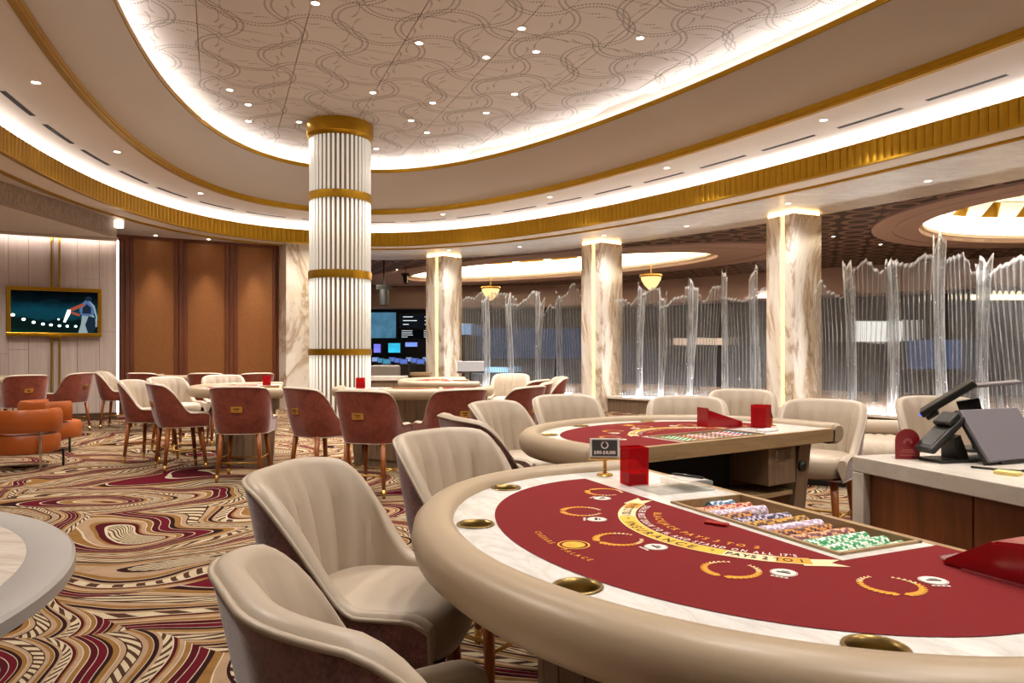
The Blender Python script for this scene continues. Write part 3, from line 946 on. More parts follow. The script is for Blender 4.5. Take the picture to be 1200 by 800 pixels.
# ---- bucket bar chair
def chair_meshes():
    NU = 60
    def plan(u, off):
        # U-shaped plan: u in [-1,1], 0 at the middle of the back, faces +y
        hw, dp, rc = 0.285, 0.50, 0.20
        yb = -0.25
        seg_b = hw - rc; arc = rc * PI / 2; seg_s = dp - rc
        Ltot = seg_b + arc + seg_s
        s = abs(u) * Ltot; sg = 1 if u >= 0 else -1
        if s < seg_b: x, y, nx, ny = s, yb, 0, -1
        elif s < seg_b + arc:
            t_ = (s - seg_b) / rc
            x = seg_b + rc * math.sin(t_); y = yb + rc - rc * math.cos(t_); nx, ny = math.sin(t_), -math.cos(t_)
        else:
            x = hw; y = yb + rc + (s - seg_b - arc); nx, ny = 1, 0
        x += nx * off; y += ny * off
        return sg * x, y, sg * nx, ny
    def topz(u):
        a = abs(u)
        z = 0.99
        if a > 0.30:
            f = min(1, (a - 0.30) / 0.42); f = f * f * (3 - 2 * f)
            z = 0.99 - f * 0.325
        if a > 0.9: z -= 0.03 * ((a - 0.9) / 0.1) ** 2
        z -= 0.012 * min(1, (a / 0.30) ** 4)
        return z
    ZB = 0.50
    def lean(z, ny):
        # the back leans outwards towards the top, the base draws in
        f = (z - ZB) / 0.5
        return 0.085 * f * max(0, -ny) + 0.02 * f - 0.02 * (1 - min(1, f * 3)) ** 2
    us = [-1 + 2 * i / NU for i in range(NU + 1)]
    outer = []; rim = []; pipe = []
    for k in range(9):
        f = k / 8; row = []
        for u in us:
            z = ZB + (topz(u) - ZB) * f
            x, y, nx, ny = plan(u, 0)
            l = lean(z, ny)
            row.append((x + nx * l, y + ny * l, z))
        outer.append(row)
    shell = MB(); shell.loft(outer, False)
    # closed underside
    bt = [(x, y, ZB) for x, y, z in outer[0]]
    shell.add(bt, [list(range(len(bt)))])
    th = 0.055
    inn = []
    steps = [(0.0, 0.0), (0.16, 0.016), (0.5, 0.022), (0.84, 0.014), (1.0, 0.0)]
    for f, up in steps:
        row = []
        for u in us:
            z = topz(u)
            x, y, nx, ny = plan(u, 0)
            l = lean(z, ny) - th * f
            row.append((x + nx * l, y + ny * l, z + up))
        inn.append(row)
    for k in range(1, 12):
        f = k / 11; row = []
        for u in us:
            zt = topz(u); z = zt + (0.585 - zt) * f
            x, y, nx, ny = plan(u, 0)
            ch = 0.0
            if abs(u) < 0.46:
                ch = -0.020 * abs(math.sin(PI * u / 0.46 * 3.5)) * min(1, f * 6) * min(1, (0.46 - abs(u)) * 20)
                ch -= 0.014 * math.sin(PI * min(1, f))
            l = lean(z, ny) - th + ch + 0.0
            row.append((x + nx * l, y + ny * l, z))
        inn.append(row)
    lining = MB(); lining.loft(inn[::-1], False)
    # front ends of the arms
    for e in (0, NU):
        A = [r[e] for r in outer]; B = [r[e] for r in inn]
        lp = A + B
        if e == 0: lp = lp[::-1]
        lining.add(lp, [list(range(len(lp)))])
    piping = MB()
    path = [Vector(p) + Vector((0, 0, 0.004)) for p in outer[-1]]
    ext = [Vector(outer[k][0]) for k in range(0, 8)]; ext2 = [Vector(outer[k][-1]) for k in range(7, -1, -1)]
    piping.tube(ext + path + ext2, 0.0065, 6)
    piping.tube([Vector(p) for p in outer[0]], 0.0055, 6)
    # seat cushion
    def sq(sx, y0, y1, z, n=40, e=3.2):
        R = []
        cyy = (y0 + y1) / 2; hy = (y1 - y0) / 2
        for i in range(n):
            t_ = 2 * PI * i / n; c, s = math.cos(t_), math.sin(t_)
            R.append((sx * math.copysign(abs(c) ** (2 / e), c), cyy + hy * math.copysign(abs(s) ** (2 / e), s), z))
        return R
    seat = MB()
    seat.loft([sq(0.215, -0.20, 0.245, 0.50), sq(0.238, -0.215, 0.275, 0.515), sq(0.246, -0.22, 0.292, 0.56), sq(0.243, -0.22, 0.292, 0.612), sq(0.232, -0.21, 0.28, 0.64), sq(0.20, -0.18, 0.25, 0.654), sq(0.10, -0.09, 0.13, 0.660)], True, True, True)
    return shell, lining, piping, seat

_sh, _li, _pi, _se = chair_meshes()
CH = {
    'shell_r': _sh.mesh('shell', mats=[M['velvet_red']], angle=50), 'shell_p': _sh.mesh('shell', mats=[M['velvet_plum']], angle=50),
    'lining': _li.mesh('lining', mats=[M['leather']], angle=60), 'piping': _pi.mesh('piping', True, [M['leather']]), 'seat': _se.mesh('seat', mats=[M['leather']], angle=50)}
legm = MB(); legm.cyl((0, 0, 0.51), (0, 0, 0.075), 0.024, 0.0155, 12)
tipm = MB(); tipm.cyl((0, 0, 0.08), (0, 0, 0.0), 0.0165, 0.013, 12)
frm = MB()
FR = [(-0.203, -0.193, 0.19), (0.203, -0.193, 0.19), (0.203, 0.203, 0.19), (-0.203, 0.203, 0.19)]
CH['leg'] = None
plq = MB(); plq.bbox(-0.06, 0.06, -0.012, 0.0, -0.034, 0.034, 0.004)
CH['plaque'] = plq.mesh('plaque', mats=[M['brass']])
plm = MB()
for a, b, z in ((-0.03, 0.03, 0.008), (-0.018, 0.018, -0.010)): plm.box(a, b, -0.0135, -0.012, z - 0.004, z + 0.004)
CH['mark'] = plm.mesh('mark', mats=[M['print_black']])
LEGS = []
for sx, sy in ((-1, -1), (1, -1), (1, 1), (-1, 1)):
    top = Vector((sx * 0.185, sy * 0.175, 0.51)); bot = Vector((sx * 0.225, sy * 0.225 + (0.0), 0.0))
    k = 0.15; mid = bot.lerp(top, k)
    l = MB(); l.cyl(top, mid, 0.028, 0.0185, 12); tp = MB(); tp.cyl(mid, bot, 0.0188, 0.0150, 12)
    LEGS.append((l.mesh('leg', True, [M['leg']]), tp.mesh('tip', True, [M['brass']])))
def fpos(i, z):
    sx, sy = ((-1, -1), (1, -1), (1, 1), (-1, 1))[i]
    f = z / 0.51
    return Vector((sx * (0.225 - 0.04 * f), sy * (0.225 - 0.05 * f), z))
FOOT = []
for i, j, z in ((0, 1, 0.20), (1, 2, 0.24), (2, 3, 0.20), (3, 0, 0.24)):
    b = MB(); b.cyl(fpos(i, z), fpos(j, z), 0.0085, n=8); FOOT.append(b.mesh('foot_rail', True, [M['brass']]))

def chair(x, y, deg, label, group, plum=False):
    t = thing('bar_chair', label, 'chair', (x, y, 0), math.radians(deg), group)
    obj('shell', CH['shell_p' if plum else 'shell_r'], None, t)
    obj('lining', CH['lining'], None, t); obj('piping', CH['piping'], None, t); obj('seat', CH['seat'], None, t)
    for l, tp in LEGS:
        o = obj('leg', l, None, t); obj('tip', tp, None, o)
    for f in FOOT: obj('foot_rail', f, None, t)
    if not plum:
        o = obj('plaque', CH['plaque'], None, t, (0, -0.303, 0.765), (math.radians(11.5), 0, 0)); obj('mark', CH['mark'], None, o)
    return t

# ---- letters, flat
_gl = {}
def glyph(ch, bold=0.0):
    if ch in _gl: return _gl[ch]
    cu = bpy.data.curves.new('g', 'FONT'); cu.body = ch; cu.size = 1.0; cu.resolution_u = 3; cu.offset = 0.018
    o = bpy.data.objects.new('g', cu); col.objects.link(o)
    dg = bpy.context.evaluated_depsgraph_get()
    me = o.evaluated_get(dg).to_mesh()
    v = [tuple(p.co) for p in me.vertices]; f = [list(p.vertices) for p in me.polygons]
    w = max([p[0] for p in v], default=0.3) + 0.06
    o.evaluated_get(dg).to_mesh_clear()
    bpy.data.objects.remove(o); bpy.data.curves.remove(cu)
    _gl[ch] = (v, f, w)
    return _gl[ch]
def text_flat(mb, s, size, M4, sx=1.0, mi=0, centre=True):
    tot = 0; lay = []
    for ch in s:
        if ch == ' ': tot += 0.32; continue
        v, f, w = glyph(ch); lay.append((v, f, tot)); tot += w
    off = -tot / 2 if centre else 0
    for v, f, x0 in lay:
        mb.add([M4 @ Vector(((p[0] + x0 + off) * size * sx, p[1] * size, 0)) for p in v], f, mi)
    return tot * size * sx
def text_arc(mb, s, size, cx_, cy_, R, th0, th1, z, mi=0, sx=1.0):
    # baseline on a smile-shaped arc about (cx_,cy_), reading from th0 to th1 (angles from +y, positive towards +x), letters upright towards the centre
    lay = []; tot = 0
    for ch in s:
        if ch == ' ': tot += 0.34; continue
        v, f, w = glyph(ch); lay.append((v, f, tot, w)); tot += w
    for v, f, x0, w in lay:
        th = th0 + (th1 - th0) * (x0 + w / 2) / tot
        p = Vector((cx_ + R * math.sin(th), cy_ + R * math.cos(th), z))
        up = Vector((-math.sin(th), -math.cos(th), 0)); rt = Vector((-math.cos(th), math.sin(th), 0))
        mb.add([p + rt * ((q[0] - w / 2) * size * sx) + up * (q[1] * size) for q in v], f, mi)

# ---- blackjack table, local frame: x along the dealer edge, +y towards the players
TS = 0.91            # height of the playing surface
FA, FB, DE = 0.76, 0.585, -0.315
def half(a, b, n=40, y0=0.0):
    return [(a * math.cos(PI * i / n), y0 + b * math.sin(PI * i / n)) for i in range(n + 1)]
def uloop(off, n=40):
    return [(FA + off, DE)] + half(FA + off, FB + off, n) + [(-FA - off, DE)]
CUPS = [(0.715, 0.325), (0.285, 0.60), (-0.262, 0.605), (-0.70, 0.335)]
TR = (-0.31, 0.295, -0.29, -0.03)     # chip tray opening
TABLE = {}
def table_meshes():
    # top slab of white marble: outline with holes for the tray and cups
    hole = [(TR[0], TR[2]), (TR[1], TR[2]), (TR[1], TR[3]), (TR[0], TR[3])]
    cups = [[(cx_ + 0.044 * math.cos(2 * PI * k / 20), cy_ + 0.044 * math.sin(2 * PI * k / 20)) for k in range(20)] for cx_, cy_ in CUPS]
    b = MB(); L = [uloop(0.13)] + [hole[::-1]] + [c[::-1] for c in cups]
    b.poly(L, TS)
    out = uloop(0.13)
    b.loft([[(x, y, TS) for x, y in out], [(x, y, TS - 0.03) for x, y in out]], True)
    for c in cups: b.loft([[(x, y, TS) for x, y in c], [(x, y, TS - 0.03) for x, y in c]], True)
    TABLE['top'] = b.mesh('marble_top', mats=[M['marble_white']])
    b = MB()
    f = half(FA, FB, 48) + [(-FA, DE + 0.012), (TR[0] - 0.035, DE + 0.012), (TR[0] - 0.035, 0.0)]
    b.poly([f], TS + 0.0015)
    TABLE['felt'] = b.mesh('felt', mats=[M['felt']])
    # padded rail
    b = MB(); rings = []
    prof = [(0.112, TS - 0.004), (0.116, TS + 0.016), (0.135, TS + 0.027), (0.165, TS + 0.030), (0.195, TS + 0.024), (0.216, TS + 0.004), (0.222, TS - 0.028), (0.214, TS - 0.062), (0.19, TS - 0.085), (0.15, TS - 0.092), (0.10, TS - 0.088)]
    for o_, z in prof: rings.append([(x, y, z) for x, y in uloop(o_, 56)])
    b.loft(rings[::-1], False)
    for e in (0, -1):
        lp = [r[e] for r in rings]
        c = Vector((sum(p[0] for p in lp) / len(lp), DE - 0.012, TS - 0.03))
        lp2 = [Vector(p).lerp(c, 0.25) + Vector((0, -0.016, 0)) for p in lp]
        b.loft([lp, lp2] if e == -1 else [lp2, lp], False)
        b.add(lp2, [list(range(len(lp2))) if e == 0 else list(range(len(lp2)))[::-1]])
    TABLE['rail'] = b.mesh('rail', mats=[M['rail']], angle=55)
    b = MB(); b.bbox(-FA - 0.12, FA + 0.12, DE - 0.012, DE + 0.015, TS - 0.075, TS + 0.001, 0.003)
    TABLE['edge'] = b.mesh('dealer_edge', mats=[M['edgeoak']])
    # pedestal: a half drum made of boards
    b = MB(); pl = half(0.60, 0.47, 30)
    b.loft([[(x, y, TS - 0.05) for x, y in pl], [(x * 0.97, y * 0.97, 0.09) for x, y in pl]], False)
    b.loft([[(x * 0.93, y * 0.93, 0.09) for x, y in pl], [(x * 0.93, y * 0.93, 0.0) for x, y in pl]], False)
    b.add([(x * 0.97, y * 0.97, 0.09) for x, y in pl], [list(range(len(pl)))])
    b.box(-0.58, 0.58, 0.0, 0.02, 0.0, TS - 0.05)
    b.box(-FA + 0.05, FA - 0.05, DE + 0.03, 0.45, TS - 0.075, TS - 0.045)
    TABLE['pedestal'] = b.mesh('pedestal', mats=[M['greyoak']])
    brd = []
    for k in range(15):
        p0, p1 = pl[2 * k], pl[2 * k + 2]
        d = Vector((p1[0] - p0[0], p1[1] - p0[1])).normalized(); nn = Vector((d.y, -d.x)) * 0.012
        q0 = Vector(p0) + d * 0.003; q1 = Vector(p1) - d * 0.003
        b = MB()
        b.add([(q0.x * .97, q0.y * .97, 0.1), (q1.x * .97, q1.y * .97, 0.1), (q1.x, q1.y, TS - 0.06), (q0.x, q0.y, TS - 0.06),
               ((q0.x + nn.x) * .97, (q0.y + nn.y) * .97, 0.1), ((q1.x + nn.x) * .97, (q1.y + nn.y) * .97, 0.1), (q1.x + nn.x, q1.y + nn.y, TS - 0.06), (q0.x + nn.x, q0.y + nn.y, TS - 0.06)],
              [(4, 5, 6, 7), (0, 4, 7, 3), (1, 2, 6, 5), (3, 7, 6, 2), (0, 1, 5, 4)])
        brd.append(b.mesh('board', mats=[M['greyoak']]))
    TABLE['boards'] = brd
    # dealer side: end panels, lock box, open shelf
    for sx, k in ((-1, 'panel_l'), (1, 'panel_r')):
        b = MB()
        b.add([(sx * 0.66, DE + 0.06, TS - 0.075), (sx * 0.77, DE + 0.06, TS - 0.075), (sx * 0.70, DE + 0.10, 0.0), (sx * 0.59, DE + 0.10, 0.0),
               (sx * 0.66, 0.1, TS - 0.075), (sx * 0.77, 0.1, TS - 0.075), (sx * 0.70, 0.1, 0.0), (sx * 0.59, 0.1, 0.0)],
              [(0, 1, 2, 3), (4, 7, 6, 5), (1, 5, 6, 2), (0, 3, 7, 4), (2, 6, 7, 3), (0, 4, 5, 1)])
        TABLE[k] = b.mesh('end_panel', mats=[M['greyoak']])
    b = MB(); b.cyl((0.68, DE + 0.066, TS - 0.21), (0.68, DE + 0.048, TS - 0.21), 0.03, n=20); TABLE['grommet'] = b.mesh('grommet', True, [M['black']])
    b = MB(); b.bbox(0.34, 0.58, DE + 0.03, 0.0, TS - 0.29, TS - 0.075, 0.005); TABLE['lockbox'] = b.mesh('lock_box', mats=[M['greyoak']])
    b = MB(); b.bbox(0.40, 0.53, DE + 0.024, DE + 0.032, TS - 0.155, TS - 0.095, 0.004); b.cyl((0.465, DE + 0.028, TS - 0.125), (0.465, DE + 0.016, TS - 0.125), 0.012, n=12); TABLE['lockplate'] = b.mesh('lock_plate', mats=[M['steel']])
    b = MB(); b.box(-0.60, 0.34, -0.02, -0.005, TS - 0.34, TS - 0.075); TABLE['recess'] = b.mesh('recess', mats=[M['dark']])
    b = MB(); b.bbox(-0.60, 0.58, DE + 0.05, 0.0, TS - 0.36, TS - 0.335, 0.003); TABLE['shelf'] = b.mesh('shelf', mats=[M['edgeoak']])
    b = MB(); b.box(-0.60, 0.60, DE + 0.10, 0.0, 0.0, TS - 0.36); TABLE['cabinet'] = b.mesh('cabinet', mats=[M['walnut']])
    # cups
    b = MB(); b.lathe([(0.050, 0.002), (0.049, 0.004), (0.044, 0.004), (0.042, -0.01), (0.041, -0.055), (0.001, -0.056)], n=24); TABLE['cup'] = b.mesh('cup_holder', True, [paint('cup_brass', '#8f7748', 0.3, 0.9)])
    # tray
    b = MB(); x0, x1, y0, y1 = TR
    b.box(x0, x1, y0, y1, TS - 0.045, TS - 0.04)
    for a in ((x0 - 0.004, x1 + 0.004, y0 - 0.004, y0 + 0.006), (x0 - 0.004, x1 + 0.004, y1 - 0.006, y1 + 0.004), (x0 - 0.004, x0 + 0.006, y0, y1), (x1 - 0.006, x1 + 0.004, y0, y1)):
        b.box(a[0], a[1], a[2], a[3], TS - 0.045, TS + 0.006)
    TABLE['tray'] = b.mesh('chip_tray', mats=[M['edgeoak']])
table_meshes()

def felt_print():
    z = TS + 0.0026
    b = MB()    # 0 orange 1 gold 2 pale 3 white 4 black 5 red
    cy_, R0, R1 = -0.147, 0.372, 0.414
    A = 0.98
    n = 40
    def arc(Ra, Rb, t0, t1, mi, zz):
        p = []; q = []
        for i in range(n + 1):
            th = t0 + (t1 - t0) * i / n
            p.append((Ra * math.sin(th), cy_ + Ra * math.cos(th), zz)); q.append((Rb * math.sin(th), cy_ + Rb * math.cos(th), zz))
        b.loft([p, q] , False, mi=mi)
    arc(R1 + 0.003, R0 - 0.003, -A, A, 2, z)
    arc(R1, R0, -0.52, 0.52, 1, z + 0.0003)
    arc(R1, R0, 0.80, A, 0, z + 0.0003); arc(R1, R0, -A, -0.80, 0, z + 0.0003)
    for sg in (1, -1):   # ribbon tails
        def P(r, th): return (r * math.sin(th * sg), cy_ + r * math.cos(th * sg), z + 0.0002)
        b.add([P(R0 + 0.006, A - 0.05), P(R1 + 0.014, A - 0.05), P(R1 + 0.012, A + 0.17), P((R0 + R1) / 2 + 0.006, A + 0.10), P(R0 + 0.004, A + 0.17)], [(0, 1, 3), (1, 2, 3), (0, 3, 4)], 2)
    text_arc(b, 'INSURANCE', 0.036, 0, cy_, R1 - 0.006, 0.36, -0.36, z + 0.0008, 4, 1.05)
    text_arc(b, 'PAYS 2 TO 1', 0.034, 0, cy_, R1 - 0.008, 0.94, 0.53, z + 0.0008, 4, 0.8)
    text_arc(b, 'PAYS 2 TO 1', 0.034, 0, cy_, R1 - 0.008, -0.53, -0.94, z + 0.0008, 4, 0.8)
    for th in (0.45, -0.45):
        c = Vector((0.392 * math.sin(th), cy_ + 0.392 * math.cos(th), z + 0.0008))
        b.add([c + Vector((0.0045 * math.cos(k * PI / 4), 0.0045 * math.sin(k * PI / 4), 0)) for k in range(8)], [list(range(8))], 4)
    text_arc(b, "DEALER MUST DRAW TO 16, AND STAND ON ALL 17'S", 0.026, 0, cy_, R0 - 0.010, 0.93, -0.93, z, 3, 0.72)
    text_arc(b, 'BLACKJACK PAYS 3 TO 2', 0.030, 0, cy_, R0 - 0.052, 0.70, -0.70, z, 0, 0.9)
    # laurel wreaths and the white side-bet discs
    for wx, wy in ((0.515, 0.07), (0.30, 0.275), (0.0, 0.345), (-0.30, 0.265), (-0.505, 0.055)):
        c = Vector((wx, wy, z)); out = Vector((wx, wy + 0.25, 0)).normalized(); tg = Vector((-out.y, out.x, 0))
        base = math.atan2(out.y, out.x)
        r = 0.054
        for sg in (1, -1):
            L0 = []; L1 = []
            for k in range(15):
                a = base + sg * (0.08 + k * 0.187)
                w = 0.0035 * (1 - k / 20)
                L0.append(c + Vector((math.cos(a), math.sin(a), 0)) * (r + w)); L1.append(c + Vector((math.cos(a), math.sin(a), 0)) * (r - w))
            b.loft([L0, L1] if sg > 0 else [L1, L0], False, mi=0)
            for k in range(14):
                a = base + sg * (0.12 + k * 0.195)
                p = c + Vector((math.cos(a), math.sin(a), 0.0002)) * 1.0
                p = c + Vector((r * math.cos(a), r * math.sin(a), 0.0002))
                tdir = Vector((-math.sin(a), math.cos(a), 0)) * sg; rd = Vector((math.cos(a), math.sin(a), 0))
                s = 0.013 * (1 - k / 26)
                for ro in (1, -1):
                    tip = p + tdir * s + rd * ro * s * 0.75
                    b.add([p, p + tdir * s * 0.25 + rd * ro * s * 0.62, tip, p + tdir * s * 0.75 + rd * ro * s * 0.12], [(0, 1, 2, 3) if ro * sg < 0 else (3, 2, 1, 0)], 0 if k < 9 else 2)
        dc = c - tg * (-1) * -0.088 - out * 0.03 if False else c + Vector((-out.y, out.x, 0)) * 0.094 - out * 0.04
        def disc(r_, mi, zz, sy=1.0):
            b.add([dc + (tg * math.cos(k * PI / 10) + out * math.sin(k * PI / 10) * sy) * r_ + Vector((0, 0, zz)) for k in range(20)], [list(range(20))], mi)
        disc(0.027, 3, 0.0); disc(0.0255, 5, 0.0003); disc(0.024, 3, 0.0006)
        for dx, dy, w, h in ((0.002, -0.007, 0.008, 0.0025), (0.0, 0.002, 0.014, 0.004)):
            b.add([dc + tg * (dx + i) + out * (dy + j) + Vector((0, 0, 0.001)) for i, j in ((-w, -h), (w, -h), (w, h), (-w, h))], [(0, 1, 2, 3)], 4)
        for i in range(4):
            q = dc + out * 0.033 + tg * (i - 1.5) * 0.009
            b.add([q + tg * a_ + out * b_ for a_, b_ in ((-0.0035, -0.003), (0.0035, -0.003), (0.0035, 0.003), (-0.0035, 0.003))], [(0, 1, 2, 3)], 3)
    # house name around a roundel at the crown of the arc
    text_arc(b, 'CAESARS', 0.021, 0, -0.10, 0.615, 0.245, 0.045, z, 0, 0.9)
    text_arc(b, 'PALACE', 0.021, 0, -0.10, 0.615, -0.03, -0.215, z, 0, 0.9)
    rc_ = Vector((0.0, 0.468, z))
    for r0, r1 in ((0.038, 0.034), (0.027, 0.0)):
        n2 = 28
        b.loft([[rc_ + Vector((r0 * math.cos(2 * PI * k / n2), r0 * math.sin(2 * PI * k / n2), 0)) for k in range(n2)], [rc_ + Vector((max(r1, 0.0005) * math.cos(2 * PI * k / n2), max(r1, 0.0005) * math.sin(2 * PI * k / n2), 0)) for k in range(n2)]], True, mi=1)
    for k in range(5):
        a = 0.9 + k * 0.45
        p = rc_ + Vector((0.012 * math.cos(a), 0.012 * math.sin(a), 0.0005))
        b.add([p + Vector((0.010 * math.cos(a + d), 0.010 * math.sin(a + d), 0)) * s for d, s in ((0, 1.0), (1.6, 0.3), (3.1, 0.9), (4.7, 0.3))], [(0, 1, 2, 3)], 0)
    me = b.mesh('felt_print', mats=[M['print_orange'], M['print_gold'], M['print_pale'], M['print_white'], M['print_black'], M['signred']])
    bm = bmesh.new(); bm.from_mesh(me)
    for f in bm.faces:
        if f.normal.z < 0: f.normal_flip()
    bm.to_mesh(me); bm.free()
    return me
TABLE['print'] = felt_print()

def blackjack_table(x, y, deg, label, detail=True):
    t = thing('blackjack_table', label, 'table', (x, y, 0), math.radians(deg), 'blackjack tables')
    obj('marble_top', TABLE['top'], None, t)
    f = obj('felt', TABLE['felt'], None, t)
    obj('felt_print', TABLE['print'], None, f)
    obj('rail', TABLE['rail'], None, t); obj('dealer_edge', TABLE['edge'], None, t)
    p = obj('pedestal', TABLE['pedestal'], None, t)
    for b in TABLE['boards']: obj('board', b, None, p)
    for k in ('panel_l', 'panel_r'): obj('end_panel', TABLE[k], None, t)
    obj('grommet', TABLE['grommet'], None, t)
    lb = obj('lock_box', TABLE['lockbox'], None, t); obj('lock_plate', TABLE['lockplate'], None, lb)
    obj('recess', TABLE['recess'], None, t); obj('shelf', TABLE['shelf'], None, t); obj('cabinet', TABLE['cabinet'], None, t)
    obj('chip_tray', TABLE['tray'], None, t)
    for cx_, cy_ in CUPS: obj('cup_holder', TABLE['cup'], None, t, (cx_, cy_, TS))
    return t

T1 = (0.570, 1.875, 114.2); T2 = (0.968, 4.03, 33.5); T3 = (-3.25, 9.2, 107.5); T4 = (-5.7, 13.7, 192); T5 = (-1.2, 8.85, 183); T6 = (3.78, 4.15, 22); T7 = (-0.95, 11.2, 100); T8 = (-9.2, 11.9, 262)
for T, lab in ((T1, 'blackjack table nearest the camera with printed burgundy felt and taupe rail'), (T2, 'blackjack table seen from its open dealer side, behind the nearest table'),
               (T3, 'blackjack table circled by five chairs left of the rod column'), (T4, 'blackjack table in front of the bronze cloth wall'),
               (T5, 'blackjack table just right of the rod column, three red chairs before it'), (T6, 'blackjack table at the right edge behind the pit desk'),
               (T7, 'blackjack table by the left glass bay with a row of red chairs'), (T8, 'blackjack table at the left edge below the television')):
    blackjack_table(*T, lab)
def TM(T): return Matrix.Translation((T[0], T[1], 0)) @ Matrix.Rotation(math.radians(T[2]), 4, 'Z')

# ---- casino chips
def chip_mesh(base, spot_c, name):
    n = 24; r = 0.0195; h = 0.0082
    b = MB()
    A = [(r * math.cos(2 * PI * i / n), -h / 2, r * math.sin(2 * PI * i / n)) for i in range(n)]
    B = [(p[0], h / 2, p[2]) for p in A]
    b.add(A + B, [tuple(range(n)), tuple(range(2 * n - 1, n - 1, -1))], 0)
    for i in range(n):
        j = (i + 1) % n
        b.add([A[i], B[i], B[j], A[j]], [(0, 1, 2, 3)], 1 if i % 4 < 2 else 0)
    for y, s in ((-h / 2 - 0.0004, 1), (h / 2 + 0.0004, -1)):
        b.add([(0.012 * math.cos(2 * PI * i / 12), y, 0.012 * math.sin(2 * PI * i / 12)) for i in range(12)], [tuple(range(12))[::s]], 1)
    return b.mesh('casino_chip', mats=[paint('chip_' + name, base, 0.5), paint('chip_spot_' + name, spot_c, 0.5)])
KIND = {'red': ('#a8322c', '#e2b48c'), 'lilac': ('#b79fb8', '#e8dcea'), 'orange': ('#d08a3a', '#41202a'), 'navy': ('#2b2f57', '#c9b9c9'), 'yellow': ('#cf9a33', '#5a3a22'),
        'plum': ('#7b3f4a', '#e0a878'), 'green': ('#3c9a62', '#e6efe2'), 'blue': ('#3f6f94', '#cfe0ea')}
CM = {k: chip_mesh(a, b, k) for k, (a, b) in KIND.items()}
ROWS = ['blue', 'red', 'lilac', 'orange', 'navy', 'yellow', 'lilac', 'orange', 'plum', 'green', 'green', 'green']
NCH = [10, 24, 25, 14, 22, 26, 26, 24, 26, 25, 26, 26]
FILL = []
M1 = TM(T1)
names = ['first', 'second', 'third', 'fourth', 'fifth', 'sixth', 'seventh', 'eighth', 'ninth', 'tenth', 'eleventh', 'last']
for r, (k, nchip) in enumerate(zip(ROWS, NCH)):
    lx = TR[1] - 0.030 - r * 0.0495
    for q in range(nchip):
        y = TR[3] - 0.016 - q * 0.0088 - (0.10 if k in ('blue',) else 0.0) - (0.02 if k == 'navy' else 0)
        if y < TR[2] + 0.01: break
        o = obj('casino_chip', CM[k])
        w = M1 @ Vector((lx + random.uniform(-0.001, 0.001), y, TS - 0.04 + 0.0195 + random.uniform(0, 0.001)))
        o.location = w; o.rotation_euler = (0, random.uniform(0, 6.28), math.radians(T1[2])); o.rotation_mode = 'XYZ'
        tag(o, '%s casino chip, %s tray row from the red box on the nearest table' % (k, names[r]), 'chip', 'chips in the tray of the nearest table')
# the second table's chips are too small to pick apart
b = MB(); mats2 = []
for r, k in enumerate(ROWS):
    mats2 += [CM[k].materials[0], CM[k].materials[1]]
    lx = TR[1] - 0.030 - r * 0.0495
    for q in range(24):
        y = TR[3] - 0.016 - q * 0.0098
        b.cyl((lx, y, TS - 0.0205), (lx, y - 0.0085, TS - 0.0205), 0.0195, n=10, mi=2 * r + (q % 3 == 0))
o = b.build('casino_chips', mats2, None, loc=(T2[0], T2[1], 0), rot=(0, 0, math.radians(T2[2])))
tag(o, 'rows of coloured casino chips in the tray of the second table', 'chips', kind='stuff')
# ---- chairs round the tables
NEAR = 'plum and cream bar chairs at the nearest tables'
RED = 'red and cream bar chairs'
for x, y, d, lab in (
    (-0.14, 1.29, -58, 'plum velvet chair at the bottom of the picture, back turned to the camera'),
    (-0.41, 2.20, -100, 'cream lined chair with its seat half under the nearest table rail'),
    (-0.12, 3.07, -128, 'cream lined chair tucked against the far end of the nearest table'),
    (-0.05, 4.16, -66, 'plum backed chair at the left end of the second table, back turned'),
    (0.08, 5.02, -124, 'cream lined chair at the left of the second table, behind a plum backed one'),
    (0.52, 5.66, -156, 'cream channelled chair behind the left half of the second table'),
    (1.32, 5.45, 168, 'cream channelled chair behind the middle of the second table'),
    (2.05, 6.5, 160, 'tan looking chair further back behind the red box on the second table'),
    (2.13, 5.12, 140, 'cream chair with plum wing at the right end of the second table'),
    (3.27, 5.45, 168, 'cream chair behind the screens on the pit desk'),
):
    chair(x, y, d, lab, NEAR, True)
